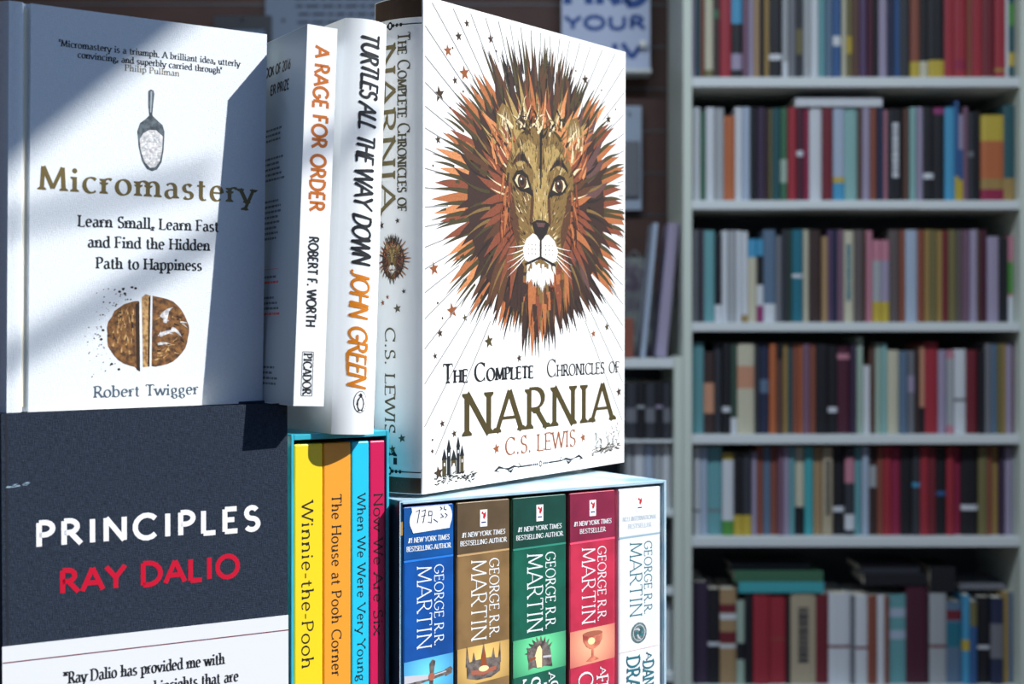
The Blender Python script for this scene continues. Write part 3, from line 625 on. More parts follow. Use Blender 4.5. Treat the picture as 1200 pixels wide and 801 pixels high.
# ---- white linen book (top left)
mi_ = pose_root('micro', 'hardcover_book', 'white linen-covered hardback with gold title, scoop of flour and cut loaf', 'book')
linen = mat('white_linen', (228, 236, 244), .6, .3, 'cloth', 3200, .10, .28)
W_, H_ = .1463, .2141
sp = hard_book(mi_, W_, H_, .022, linen, .004, groove=.0092)
s = Sheet(); s.text('Micromastery', gold, 16, 117.4, 12.4, 123, weight=.15, thin=.05, serif=1.1, slope=-.012, track=.06); s.build('title_lettering', mi_, front)
s = Sheet()
s.text('Learn Small, Learn Fast', ink, 37, 98.8, 6.1, 80.5, weight=.15, thin=.06); s.text('and Find the Hidden', ink, 42.3, 87.8, 6.1, 70, weight=.15, thin=.06)
s.text('Path to Happiness', ink, 47, 76.4, 6.1, 60.5, weight=.15, thin=.06); s.build('subtitle_lettering', mi_, front)
s = Sheet(); s.text("'Micromastery is a triumph. A brilliant idea, utterly", ink, 26, 193.6, 3.5, 103.5, weight=.15, thin=.06)
s.text("convincing, and superbly carried through'", ink, 36, 188.6, 3.5, 82.5, weight=.15, thin=.06)
s.text('Philip Pullman', gold, 62, 184.4, 3.4, 31, weight=.12, thin=.05); s.build('quotation', mi_, front)
s = Sheet(); s.text('Robert Twigger', greyblue, 46.2, 6.3, 6.2, 60, weight=.14, thin=.055); s.build('author_lettering', mi_, front)
for t_, u_, v_, c_, w_ in (('Micromastery', 3.5, 196, 10, 92), ('Robert Twigger', 5.5, 88, 6, 48)):
    s = Sheet(); s.text(t_, ink, u_, v_, c_, w_, rot=1, weight=.16, fine=1); s.build('spine_lettering', mi_, sp)
# scoop picture
s = Sheet(); steel = mat('printed_steel', (96, 108, 116), .5, kind='noise', scale=320, rgb2=(52, 60, 68)); flour = mat('printed_flour', (226, 226, 228), .7, kind='noise', scale=500, rgb2=(166, 168, 172)); st2 = mat('printed_steel_light', (160, 172, 180), .5)
s.poly([(75.2, 174.6), (76.6, 175.6), (78.2, 175.2), (78.8, 173.6), (78.0, 166), (77.6, 160), (76.0, 160), (75.2, 167)], steel)
s.poly([(76.6, 174.8), (77.4, 174.6), (77.0, 163), (76.4, 163)], st2, 1)
s.poly([(76.2, 161.5), (77.6, 161.5), (80.5, 159), (83.6, 156.6), (84.8, 153), (84.4, 143), (83.2, 136), (80.6, 131.8), (77.8, 130.8), (74.8, 131.8), (72, 136), (70, 144), (69.2, 152), (70.6, 156.6), (73.6, 159)], steel)
s.poly([(70.6, 148), (72.6, 151.2), (76, 153.4), (80, 153.4), (83.8, 150.4), (83.4, 142), (82.2, 136.6), (79.6, 133), (76.6, 132.6), (73.6, 135.4), (71.2, 141.4)], flour, 1)
for i in range(70):
    a_ = rnd.uniform(0, 6.28); rr_ = rnd.uniform(0, 1) ** .5; u, v = 77.2 + 6 * rr_ * math.cos(a_), 143 + 9 * rr_ * math.sin(a_); s.circle(u, v, rnd.uniform(.25, .7), rnd.uniform(.2, .5), rnd.choice([flour, st2, white_ink]), 2, 5)
s.build('scoop_picture', mi_, front)
# loaf picture
s = Sheet(); crust = mat('printed_crust', (138, 94, 48), .7, kind='noise', scale=330, rgb2=(74, 48, 28)); crust2 = mat('printed_crust_light', (196, 158, 104), .7, kind='noise', scale=420, rgb2=(128, 90, 50)); cdark = mat('printed_crust_dark', (48, 32, 22), .8)
def lump(cx, cy, rx, ry, a0, a1, n, jit): return [(cx + rx * math.cos(R(a0 + (a1 - a0) * i / n)) * (1 + rnd.uniform(-jit, jit)), cy + ry * math.sin(R(a0 + (a1 - a0) * i / n)) * (1 + rnd.uniform(-jit, jit))) for i in range(n + 1)]
lf = lump(71, 41, 18, 18.5, 97, 263, 16, .03); s.poly([(71, 59), *lf, (71.5, 20)], crust)
s.poly([(69, 57), (71.2, 58.6), (72.0, 20), (70.0, 21)], cdark, 1)
s.poly([(72.6, 61), (74.8, 62.8), (77.6, 62), (77.2, 22.6), (73.6, 22.4)], crust2); s.poly([(76.6, 61), (77.6, 62), (77.4, 22.6), (76.4, 22.8)], cdark, 1)
rg = lump(79, 42, 21.5, 20, 85, -85, 18, .025); s.poly([(78.8, 62), *rg, (78.6, 22.8)], crust)
for i in range(75):
    sd_ = rnd.random()
    if sd_ < .4: u = rnd.uniform(56, 68); v = 41 + rnd.uniform(-.8, .8) * math.sqrt(max(0, 1 - ((u - 71) / 18) ** 2)) * 17
    else: u = rnd.uniform(80, 97); v = 42 + rnd.uniform(-.85, .85) * math.sqrt(max(0, 1 - ((u - 79) / 21.5) ** 2)) * 19
    m_ = rnd.choice([crust2, crust2, cdark, flour if u > 79 and v > 38 else crust2]); ang = rnd.uniform(-.6, .9) if u > 79 else rnd.uniform(1.2, 1.9)
    s.blade(u, v, ang, rnd.uniform(2, 5.5), rnd.uniform(.6, 1.6 if m_ is not flour else 2.6), rnd.uniform(-.6, .6), m_, 2)
for (u, v, a_, l, w) in ((84, 50, .9, 9, 3.2), (83, 40, .4, 12, 2.6), (82, 35, .2, 8, 1.8), (90, 44, -.5, 8, 2.4), (86, 47, 1.4, 7, 3)): s.blade(u, v, a_, l, w, -.5, flour, 3)
for i in range(90):
    a_ = R(rnd.uniform(100, 235)); d_ = 19 + rnd.expovariate(.28); u, v = 70 + d_ * math.cos(a_) * 1.05, 41 + d_ * math.sin(a_)
    if u < 34: continue
    q_ = rnd.uniform(.15, .55); s.poly([(u - q_, v), (u, v - q_ * .8), (u + q_ * 1.2, v + .1), (u + .1, v + q_)], cdark)
for u, v in ((60, 64), (62, 65.5), (63, 63), (67, 66.5), (69, 66), (54, 40), (51, 43), (50, 38), (56, 24.5), (60, 21.5)): s.circle(u, v, .9, .7, cdark, 0, 6)
s.build('loaf_picture', mi_, front)

# ---- white paperback, spine forward
ra = pose_root('rage', 'paperback_book', 'slim white paperback with orange capitals down its square spine', 'book')
white_cov = mat('white_card_cover', (232, 236, 240), .4, .5)
sp = hard_book(ra, .125, .212, .0182, white_cov, 0.0, jacket=.0003, spine_front=True)
s = Sheet(); s.text('A RAGE FOR ORDER', mat('amber_ink', (182, 98, 14), .4), 5.2, 200.5, 8.6, 92, rot=1, style='sans', weight=.2); s.build('title_lettering', ra, front)
s = Sheet(); s.text('ROBERT F. WORTH', ink, 5.6, 94, 5.6, 50, rot=1, style='sans', weight=.2); s.build('author_lettering', ra, front)
s = Sheet(); s.text('PICADOR', ink, 5.0, 29, 5.0, 22.5, rot=1, weight=.16, thin=.08, serif=.6)
for a_, b_ in (((4.2, 30), (10.8, 30)), ((4.2, 5.6), (10.8, 5.6))): s.line([a_, b_], .35, ink)
for a_, b_ in (((4.2, 30), (4.2, 5.6)), ((10.8, 30), (10.8, 5.6))): s.line([a_, b_], .35, ink)
s.build('publisher_mark', ra, front)
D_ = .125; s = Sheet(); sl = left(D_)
s.poly([(.2, .2), (D_ * 1000 - .3, .2), (D_ * 1000 - .3, 211.8), (.2, 211.8)], mat('shaded_cover_tint', (158, 176, 194), .45), -1)  # grey-blue over the white side cover, shade put into its colour
s.text('BOOK OF 2016', ink, 62, 191, 5.4, 41, style='sans', weight=.22); s.text('PRIZE', ink, 85, 179.5, 5.4, 17, style='sans', weight=.22); s.text('ER', ink, 74.5, 179.5, 5.4, 8, style='sans', weight=.22)
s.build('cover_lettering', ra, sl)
s = Sheet(); r5 = random.Random(9); redp = mat('coral_ink', (214, 76, 62), .5)
for v0, n in ((158, 3), (141, 5), (116, 8), (72, 2), (60, 4), (20, 4)):
    for i in range(n):
        u = 40.0; e_ = r5.uniform(90, 99)
        m_ = redp if (v0 in (72, 60) and i == n - 1) else greyblue
        while u < e_: l = r5.uniform(1.5, 5); s.poly([(u, v0 - i * 3.1), (u + l, v0 - i * 3.1), (u + l, v0 - i * 3.1 + 1.3), (u, v0 - i * 3.1 + 1.3)], m_); u += l + .8
s.poly([(40, 77), (96, 77), (96, 77.3), (40, 77.3)], redp)
s.build('blurb_lines', ra, sl)['kind'] = 'stuff'

# ---- white jacketed hardback with brush lettering
tu = pose_root('turtles', 'hardcover_book', 'white jacketed hardback with black and orange brush lettering on a rounded spine', 'book')
gloss = mat('white_gloss_jacket', (234, 238, 240), .3, .5)
sp = hard_book(tu, .14, .2195, .0252, gloss, .0058, jacket=.0005, spine_front=True)
brush = dict(style='hand', weight=.165, slant=.22, jitter=.07, rot=1, fine=1.0)
s = Sheet(); u0 = 7.2
s.text('TURTLES', ink, u0 + 1.2, 212.5, 9.8, 34.5, seed=4, **brush); s.text('ALL', ink, u0 + .6, 175.5, 9.4, 14, seed=5, **brush); s.text('THE', ink, u0 + .4, 158.5, 9.4, 14.5, seed=6, **brush)
s.text('WAY', ink, u0, 141, 9.8, 21, seed=7, **brush); s.text('DOWN', ink, u0 - .4, 116.5, 9.8, 26.5, seed=8, **brush)
s.build('title_lettering', tu, sp)
s = Sheet(); am = mat('orange_brush_ink', (196, 116, 16), .4)
s.text('JOHN', am, u0 - .6, 87, 9.8, 25, seed=11, **brush); s.text('GREEN', am, u0 - .8, 57.5, 10, 32, seed=12, **brush); s.build('author_lettering', tu, sp)
s = Sheet(); cu, cv = 13.6, 17.2
s.circle(cu, cv, 3.9, 5.8, ink, 0, 28); s.circle(cu, cv, 3.6, 5.45, gloss, 1, 28)
s.poly([(cu - .9, cv + 3.9), (cu - .2, cv + 4.6), (cu + .7, cv + 4.3), (cu + 1.0, cv + 3.4), (cu + .9, cv + 2.6), (cu + 1.9, cv + 1.2), (cu + 2.5, cv - 1.6), (cu + 2.1, cv - 1.4), (cu + 1.9, cv - 3.2), (cu + 1.2, cv - 4.4), (cu - 1.2, cv - 4.4), (cu - 1.9, cv - 3.0), (cu - 2.0, cv - 1.2), (cu - 2.6, cv - 1.8), (cu - 1.8, cv + 1.4), (cu - .6, cv + 2.7), (cu - .7, cv + 3.2), (cu - 1.7, cv + 3.3)], ink, 2)
s.poly([(cu - .2, cv + 2.2), (cu + .6, cv + 2.0), (cu + 1.4, cv - .2), (cu + 1.2, cv - 2.8), (cu + .4, cv - 4.0), (cu - .6, cv - 4.0), (cu - 1.3, cv - 2.6), (cu - 1.3, cv + .2)], gloss, 3)
s.poly([(cu - 1.5, cv - 4.3), (cu - .3, cv - 4.3), (cu - .4, cv - 4.9), (cu - 1.7, cv - 4.9)], ink, 3); s.poly([(cu + .3, cv - 4.3), (cu + 1.4, cv - 4.3), (cu + 1.6, cv - 4.9), (cu + .4, cv - 4.9)], ink, 3)
s.build('publisher_mark', tu, sp)

# ---- large white hardback with lion head
na = pose_root('narnia', 'hardcover_book', 'large white jacketed hardback with a lion head and gold capitals on its front', 'book')
jk = mat('white_satin_jacket', (236, 238, 238), .35, .5)
NT = .034
sp = hard_book(na, .1955, .2595, NT, jk, .0042, jacket=.0005)
darkband = mat('bronze_brown_foil', (66, 50, 38), .35); copper = mat('copper_foil', (140, 82, 48), .35); bronze = mat('bronze_foil', (74, 64, 36), .3, .6); ray = mat('pale_grey_ink', (128, 130, 132), .6)
INK = {k: mat('lion_' + k, c, .6, kind='noise', scale=900, amount=.22) for k, c in dict(orange=(174, 104, 60), bright=(204, 134, 84), rust=(130, 68, 46), dark=(56, 36, 30), olive=(68, 60, 34), tan=(124, 98, 54), gold=(168, 142, 86), deep=(34, 26, 24), cream=(226, 206, 166), muzzle=(240, 238, 232), plum=(96, 66, 64), brown=(86, 54, 34)).items()}
def lion(s, cx, cy, sx, sy, seed=2, det=1.0):
    """a plain lion head with a spiky mane; unit radius about 92"""
    r = random.Random(seed)
    P = lambda u, v: (cx + u * sx, cy + v * sy)
    def bl(th, rad, ln, w, bend, m, lay, tilt=0.0):
        u, v = P(rad * math.cos(th), rad * math.sin(th) * 1.0); a = th + tilt
        s.blade(u, v, math.atan2(math.sin(a) * sy, math.cos(a) * sx), ln * (sx + sy) / 2, w * (sx + sy) / 2, bend, m, lay)
    def pl(pts, m, lay): s.poly([P(*p) for p in pts], m, lay)
    N = int(74 * det)
    Rm = lambda d: 91 + 6 * math.cos(R(d)) ** 2 - (9 if -130 < d < -50 and abs(d + 90) > 14 else 0)
    for i in range(N):                                       # long outer flames
        d = -180 + 360 * (i + r.uniform(.2, .8)) / N; th = R(d); top = 50 < d < 128
        down = (-.28 if abs(d) < 90 else .28) * (1 if not top else .2)
        ro = Rm(d) * r.uniform(.9, 1.0); r0 = 52; 
        if top: m = r.choice([INK['olive'], INK['brown'], INK['olive'], INK['dark']])
        elif d < -40 and d > -140: m = r.choice([INK['dark'], INK['brown'], INK['orange']])
        else: m = r.choice([INK['orange'], INK['orange'], INK['bright'], INK['rust']])
        bl(th, r0, (ro - r0) * 1.03, 9.5 if not top else 6, down * .6, m, 1, -down * .3)
        bl(th + .03, r0 + 6, (ro - r0) * r.uniform(.85, 1.05), 3.4, down * .7, INK['olive'] if not (d < -40 and d > -140) else INK['deep'], 2, -down * .3)
        if not top and r.random() < .8: bl(th + .05, ro - 16, r.uniform(12, 20), 2.0, down, INK['olive'], 1)
    for i in range(int(46 * det)):                           # fine tufts along the crown
        d = r.uniform(52, 126); bl(R(d), r.uniform(60, 74), r.uniform(14, 24), r.uniform(2, 3.4), r.uniform(-.3, .3), r.choice([INK['olive'], INK['deep'], INK['brown']]), 2)
    pl([(66 * math.cos(R(k * 10)) * 1.02, 66 * math.sin(R(k * 10)) - 2) for k in range(36)], INK['dark'], 3)
    for i in range(int(60 * det)):                           # dark locks
        d = -180 + 360 * (i + r.random() * .6) / int(60 * det); sd = -1 if abs(d) < 90 else 1
        bl(R(d), 44, r.uniform(28, 40), 10, sd * -.5 * 1 if d > 0 else sd * .4, r.choice([INK['dark'], INK['dark'], INK['plum'] if abs(d) < 60 else INK['brown']]), 4)
        bl(R(d + 2), 48, r.uniform(20, 30), 2.2, sd * -.5 if d > 0 else sd * .4, r.choice([INK['olive'], INK['deep'], INK['tan']]), 5)
    for i in range(int(54 * det)):                           # orange inner mane
        d = -180 + 360 * (i + r.random() * .6) / int(54 * det); sd = -1 if abs(d) < 90 else 1
        m = r.choice([INK['rust'], INK['orange'], INK['bright']] if d > 20 and d < 160 else [INK['rust'], INK['rust'], INK['orange'], INK['brown']])
        if 150 < abs(d): m = r.choice([INK['rust'], INK['rust'], INK['brown']])
        bl(R(d), 26, r.uniform(26, 38), 9, sd * -.35 if d > 0 else sd * .3, m, 6)
        bl(R(d + 3), 30, r.uniform(18, 28), 1.4, sd * -.35 if d > 0 else sd * .3, r.choice([INK['dark'], INK['deep'], INK['cream']] if d > 0 else [INK['dark'], INK['brown']]), 7)
    for i in range(int(44 * det)):                           # flame coloured crown
        d = r.uniform(38, 142); bl(R(d), r.uniform(30, 44), r.uniform(22, 34), r.uniform(4, 7), (1 if d > 90 else -1) * r.uniform(0, .35), r.choice([INK['bright'], INK['orange'], INK['bright'], INK['rust'], INK['gold']]), 8)
    for i in range(int(34 * det)):                           # beard and throat streaks
        u = r.uniform(-26, 26); v = -42 - r.uniform(0, 8) + abs(u) * .5
        l = (88 + v) * r.uniform(.55, 1.0) * (1 - abs(u) / 60); a = -math.pi / 2 - u * -.008
        x, y = P(u, v); s.blade(x, y, a, l * sy, r.uniform(3, 7) * sx, r.uniform(-.2, .2), r.choice([INK['orange'], INK['rust'], INK['brown'], INK['dark'], INK['tan']]), 8)
    # ears
    for sd in (-1, 1):
        pl([(sd * 27, 32), (sd * 26, 42), (sd * 30, 50), (sd * 37, 52), (sd * 42, 45), (sd * 42, 36), (sd * 36, 28)], INK['tan'], 9)
        pl([(sd * 30, 35), (sd * 30, 43), (sd * 34, 47.5), (sd * 38, 45), (sd * 38.6, 38), (sd * 35, 33)], INK['dark'], 10)
        for k in range(7): x, y = P(sd * (27 + k * 2), 32 + k * .8); s.blade(x, y, R(90 - sd * (20 - k * 4)), 15 * sy, 1.6 * sx, sd * .5, INK['cream'] if k % 2 else INK['gold'], 11)
    # face
    half = [(0, 42), (10, 42), (20, 37), (28, 28), (33, 16), (34, 4), (31, -8), (26, -20), (22, -31), (14, -42), (0, -47)]
    pl(half + [(-u, v) for u, v in half[-2:0:-1]], INK['tan'], 12)
    for sd in (-1, 1):
        pl([(sd * 34, 8), (sd * 31, -8), (sd * 26, -20), (sd * 21, -30), (sd * 20, -18), (sd * 25, -4), (sd * 28, 8)], INK['brown'], 13)
        pl([(sd * 3, 30), (sd * 12, 34), (sd * 22, 28), (sd * 27, 18), (sd * 20, 18), (sd * 12, 22), (sd * 5, 14)], INK['gold'], 13)
    pl([(-9, 8), (-7.5, -6), (-9.5, -16), (-6, -19), (6, -19), (9.5, -16), (7.5, -6), (9, 8), (4, 18), (-4, 18)], INK['gold'], 13)
    for i in range(int(620 * det)):                          # short fur strokes
        u = r.uniform(-34, 34); v = r.uniform(-26, 42)
        if abs(u) > 34 - max(0, -v) * .5 - max(0, v - 14) * .8: continue
        x, y = P(u, v); a = math.atan2(v + 34, u * 1.5); edge_ = abs(u) / 34
        if abs(u) < 8 and v > 14: m = r.choice([INK['deep'], INK['dark'], INK['brown'], INK['gold']])
        elif r.random() < .3 + .4 * edge_: m = r.choice([INK['dark'], INK['brown'], INK['deep'], INK['olive']])
        else: m = r.choice([INK['gold'], INK['tan'], INK['olive'], INK['cream'] if abs(u) < 22 else INK['tan']])
        s.blade(x, y, a, r.uniform(2.2, 5.5) * sy, r.uniform(.5, 1.1) * sx, r.uniform(-.4, .4), m, 14, 3)
    pl([(-1.2, 40), (1.2, 40), (.9, 16), (0, 6), (-.9, 16)], INK['deep'], 15)
    for sd in (-1, 1):
        ex, ey = sd * 18.2, 9.8
        for k in range(14):
            x, y = P(ex + sd * (-9 + k * 1.4), ey + 8 + math.sin(k / 13 * math.pi) * 3.5); s.blade(x, y, R(90 - sd * (50 - k * 6)), r.uniform(5, 8) * sy, 1.5 * sx, sd * .4, r.choice([INK['deep'], INK['dark'], INK['brown']]), 15, 4)
        pl([(ex - sd * 11.5, ey - 8.5), (ex - sd * 8, ey - 1), (ex - sd * 5, ey + 4), (ex, ey + 6.4), (ex + sd * 5.5, ey + 5.4), (ex + sd * 9.5, ey + .5), (ex + sd * 6, ey - 3.6), (ex + sd * 1, ey - 6), (ex - sd * 4, ey - 6)], INK['deep'], 16)
        pl([(ex - sd * 6.8, ey - 3), (ex - sd * 4, ey + 2), (ex, ey + 4), (ex + sd * 4.6, ey + 3.2), (ex + sd * 7, ey), (ex + sd * 3.6, ey - 3.4), (ex - sd * 1, ey - 4.4)], INK['cream'], 17)
        for q, (rr_, m_) in enumerate(((4.3, INK['deep']), (3.5, INK['brown']), (2.2, INK['deep']))):
            x, y = P(ex, ey - .2); s.circle(x, y, rr_ * sx, rr_ * sy, m_, 18 + q, 16)
        x, y = P(ex - 1, ey + 1.2); s.circle(x, y, .75 * sx, .75 * sy, INK['muzzle'], 22, 8)
        pl([(sd * 8, 8), (sd * 9.5, 0), (sd * 10.5, -12), (sd * 9, -16), (sd * 7.4, -8), (sd * 6.6, 0)], INK['brown'], 16)
        pl([(sd * 1, -21), (sd * 8, -19.5), (sd * 14, -23), (sd * 17.5, -29), (sd * 15.5, -35), (sd * 8, -37), (sd * 1, -34)], INK['muzzle'], 17)
        for k in range(5): x, y = P(sd * (12 + k), -26 - k * 2); s.blade(x, y, R(90 - sd * (100 + k * 7)) , 20 * sx, .8 * sx, sd * .15, INK['muzzle'], 19)
        for k in range(9): x, y = P(sd * (5 + k % 3 * 3.5), -26 - k // 3 * 2.6); s.circle(x, y, .45 * sx, .45 * sy, INK['brown'], 18, 6)
    pl([(-9, -13.5), (-4, -11.5), (4, -11.5), (9, -13.5), (6, -19), (1.4, -23), (-1.4, -23), (-6, -19)], INK['deep'], 18)
    pl([(-4.5, -13), (4.5, -13), (3, -15.5), (-3, -15.5)], INK['plum'], 19)
    x0, y0 = P(0, -22); x1, y1 = P(0, -33); s.line([(x0, y0), (x1, y1)], 1.3 * sx, INK['deep'], 20)
    s.line([P(-15, -37.5), P(-8, -35.5), P(0, -33), P(8, -35.5), P(15, -37.5)], 1.5 * sx, INK['deep'], 20)
    for i in range(int(42 * det)):
        u = r.uniform(-13, 13); x, y = P(u, r.uniform(-43, -36) ); s.blade(x, y, -math.pi / 2 + u * .03, r.uniform(7, 14) * sy * (1 - abs(u) / 26), 3.0 * sx, r.uniform(-.3, .3), INK['muzzle'], 19)
    for sd in (-1, 1):                                       # hair falling over ears and temples
        for k in range(int(26 * det)):
            x, y = P(sd * r.uniform(24, 44), r.uniform(14, 40)); s.blade(x, y, R(90 - sd * r.uniform(10, 60)), r.uniform(8, 18) * sy, r.uniform(1.2, 3) * sx, sd * r.uniform(-.8, .8), r.choice([INK['orange'], INK['rust'], INK['cream'], INK['gold'], INK['dark'], INK['bright']]), 12.5)
        for k in range(int(16 * det)):
            x, y = P(sd * r.uniform(30, 36), r.uniform(-14, 14)); s.blade(x, y, R(-90 + sd * r.uniform(-5, 30)), r.uniform(12, 22) * sy, r.uniform(1.5, 3.5) * sx, sd * -.4, r.choice([INK['rust'], INK['orange'], INK['dark'], INK['brown']]), 15.5)
    for i in range(int(60 * det)):                           # forelock curls
        u = r.uniform(-24, 24); x, y = P(u, 40 + r.uniform(-4, 8)); s.blade(x, y, R(90 + r.uniform(-60, 60)), r.uniform(8, 15) * sy, r.uniform(1, 2.6) * sx, r.uniform(-2.4, 2.4), r.choice([INK['deep'], INK['dark'], INK['olive'], INK['cream'], INK['tan']]), 21, 7)
s = Sheet()
c0 = (104, 160); WN, HN = 195, 259
for i in range(64):
    th = 2 * math.pi * i / 64; c_, s_ = math.cos(th), math.sin(th)
    if s_ < -.5 and abs(c_) < .5: continue
    t1 = min([((WN - 1.5 - c0[0]) / c_) if c_ > 1e-3 else 1e9, ((1.5 - c0[0]) / c_) if c_ < -1e-3 else 1e9, ((HN - 2 - c0[1]) / s_) if s_ > 1e-3 else 1e9, ((20 - c0[1]) / s_) if s_ < -1e-3 else 1e9])
    if t1 > 86: s.line([(c0[0] + c_ * 84, c0[1] + s_ * 84), (c0[0] + c_ * t1, c0[1] + s_ * t1)], .6, ray)
s.build('printed_rays', na, front)
s = Sheet(); s.clip = (1.5, 194.6); lion(s, 104, 160, 1.0, 1.0); s.build('lion_picture', na, front, step=.000022)
s = Sheet()
for u, v, q, m_ in ((20, 234, 3.6, copper), (29, 243, 3, darkband), (13, 210, 4.6, darkband), (26, 219, 2.4, darkband), (34, 224, 4.4, copper), (57, 246, 3, darkband), (36, 251, 2.4, darkband), (12, 186, 2.6, darkband), (150, 236, 3.6, darkband), (176, 215, 3.2, darkband), (9, 118, 4, copper), (24, 96, 4.6, copper), (14, 84, 2.6, darkband), (10, 72, 2, darkband), (35, 92, 2.4, bronze), (56, 79, 4.2, bronze), (84, 69, 2.6, darkband), (160, 82, 2.8, copper), (175, 86, 2.8, bronze), (16, 36, 2.4, darkband), (26, 30, 2.4, darkband), (8, 22, 1.6, darkband), (189, 45, 3.4, darkband), (13, 10, 4.2, darkband)): s = Sheet(); s.star(u, v, q, m_); s.build('printed_star', na, front)
s = Sheet()
for u, v in ((24, 236), (62, 240), (33, 214), (22, 204), (8, 172), (140, 240), (168, 232), (184, 222), (12, 100), (16, 92), (8, 28), (185, 62), (183, 20)): s.circle(u, v, .7, .7, darkband, 0, 8)
s.build('printed_dots', na, front)['kind'] = 'stuff'
s = Sheet(); bk_ = ink
s.text('The Complete', bk_, 16.5, 57.2, 10.2, 81, style='caps', weight=.15, thin=.045, small=.68); s.text('Chronicles of', bk_, 111, 57.2, 10.2, 78, style='caps', weight=.10, thin=.045, small=.68); s.build('title_lettering', na, front)
s = Sheet(); s.text('NARNIA', bronze, 33.8, 27.8, 23.2, 148, weight=.15, thin=.05, serif=1.0, track=.05); s.build('large_title_lettering', na, front, label='large bronze foil capitals')
s = Sheet(); s.text('C.S. LEWIS', copper, 71, 14.6, 9.8, 70, weight=.12, thin=.05); s.star(63, 19, 3.4, copper); s.star(149, 19, 3.2, copper); s.build('author_lettering', na, front, label='copper foil capitals between two stars')
s = Sheet()   # ornament rule
for sd in (-1, 1):
    X = lambda d: 105 + sd * d * .86
    s.line([(X(9), 7), (X(26), 7)], .9, ink); s.line([(X(24), 7), (X(30), 7.8), (X(36), 6.6), (X(42), 7.6)], 1.4, ink, 0, 2); s.line([(X(30), 7), (X(33), 5), (X(37), 5.8)], 1.6, ink, 0, 2); s.line([(X(38), 7), (X(46), 8.4), (X(50), 6.6), (X(45), 5.8)], 1.6, ink, 0, 2)
    for k in (3.6, 5.6, 7.6): s.circle(X(k), 7, .7, .8, ink, 0, 8)
    s.line([(X(22), 7), (X(25), 9.4)], .6, ink)
s.circle(105, 7, 1.5, 1.9, ink, 0, 14); s.circle(105, 7, .8, 1.1, jk, 1, 12); s.build('ornament', na, front)
def castle(s, x, y, k, m1, m2):
    q = lambda pts, m, l=0: s.poly([(x + a_ * k, y + b_ * k) for a_, b_ in pts], m, l)
    for (a_, w, h) in ((0, 4, 13), (4.6, 3.4, 19), (8.6, 5, 12), (14, 3, 20), (17.5, 3.6, 14)):
        q([(a_, 3), (a_ + w, 3), (a_ + w, h), (a_, h)], m2 if w > 3.5 else m1); q([(a_ - .5, h), (a_ + w + .5, h), (a_ + w / 2, h + 7)], m1, 1)
        q([(a_ + w * .35, h - 4), (a_ + w * .65, h - 4), (a_ + w * .65, h - 2), (a_ + w * .35, h - 2)], jk, 2)
    q([(9, 3), (12.5, 3), (12.5, 8), (10.8, 9.5), (9, 8)], jk, 2)
    r = random.Random(8)
    for i in range(70): a_ = r.uniform(-8, 32); b_ = r.uniform(-1.5, 4) - abs(a_ - 10) * .05; s.blade(x + a_ * k, y + b_ * k, r.uniform(-.5, .6), r.uniform(1.5, 4.5) * k, r.uniform(.6, 1.3) * k, r.uniform(-.8, .8), r.choice([m1, m1, m2]), 3)
s = Sheet(); castle(s, 16, 5.5, .86, ink, bronze); s.build('castle_picture', na, front)
s = Sheet(); r6 = random.Random(12)
for i in range(60): u = r6.uniform(158, 189); v = 8 + (u - 158) * .08 + r6.uniform(-1, 2.5) * 1.2; s.blade(u, v, r6.uniform(-.2, .5), r6.uniform(2, 5), .8, r6.uniform(-.6, .6), r6.choice([ink, bronze, INK['olive']]))
for u, h_ in ((164, 12), (169, 8), (176, 11), (182, 14), (187, 17)):
    for k in range(9): s.blade(u + r6.uniform(-1, 1), 9 + h_ * k / 9, R(90 + r6.uniform(-70, 70)), r6.uniform(2.5, 5), .7, r6.uniform(-1, 1), r6.choice([ink, INK['olive']]))
s.build('reeds_picture', na, front)
# its spine (u from the viewer's left, 0 to 34)
n2 = lambda u: (NT * 1000 * 0 + u)
s = Sheet(); U0, U1 = 1.0, 33.4
def strip(s, v0, v1, m):
    for k in range(12): a_ = U0 + (U1 - U0) * k / 12; b_ = U0 + (U1 - U0) * (k + 1) / 12; s.poly([(a_, v0), (b_, v0), (b_, v1), (a_, v1)], m)
strip(s, 248.5, 259, darkband); s.build('foil_band', na, sp); s = Sheet(); strip(s, 0.4, 8.5, darkband); s.build('foil_band', na, sp)
s = Sheet(); strip(s, 245, 245.5, ink); strip(s, 11.2, 11.7, ink)
for v in (245.2, 11.4):
    for k in (6, 8.5, 11, 15, 17.5, 20): s.circle(k + 2, v, .9, 1, ink, 1, 8)
    s.circle(14.8, v, 1.7, 2.2, ink, 1, 12); s.circle(14.8, v, .8, 1.2, jk, 2, 12)
s.build('spine_ornament', na, sp)
s = Sheet(); s.text('NARNIA', gold, 6.8, 236, 11.6, 88, rot=1, weight=.16, thin=.05, fine=1); s.build('spine_large_title', na, sp, label='gold foil capitals reading down the spine')
s = Sheet(); s.text('The Complete Chronicles of', brown_ink, 20, 241, 7.2, 93, rot=1, style='caps', weight=.11, thin=.045, fine=1); s.build('spine_lettering', na, sp); s = Sheet(); s.text('C.S. LEWIS', brown_ink, 11.2, 87, 7.4, 56, rot=1, weight=.11, thin=.045, fine=1); s.build('spine_lettering', na, sp)
s = Sheet(); lion(s, 16.5, 123, .115, .155, 6, .4); s.build('spine_lion_picture', na, sp, step=.00001)
s = Sheet()
for u, v, q, m_ in ((9, 234, 2.6, copper), (8, 141, 2.4, darkband), (20, 143, 1.6, darkband), (9, 100, 1.8, copper), (20, 97, 2.6, bronze), (13, 103, 1.4, copper), (23, 29, 2.4, bronze), (17, 23, 2.4, bronze), (24, 106, 1.4, darkband)): s = Sheet(); s.star(u, v, q, m_); s.build('printed_star', na, sp)
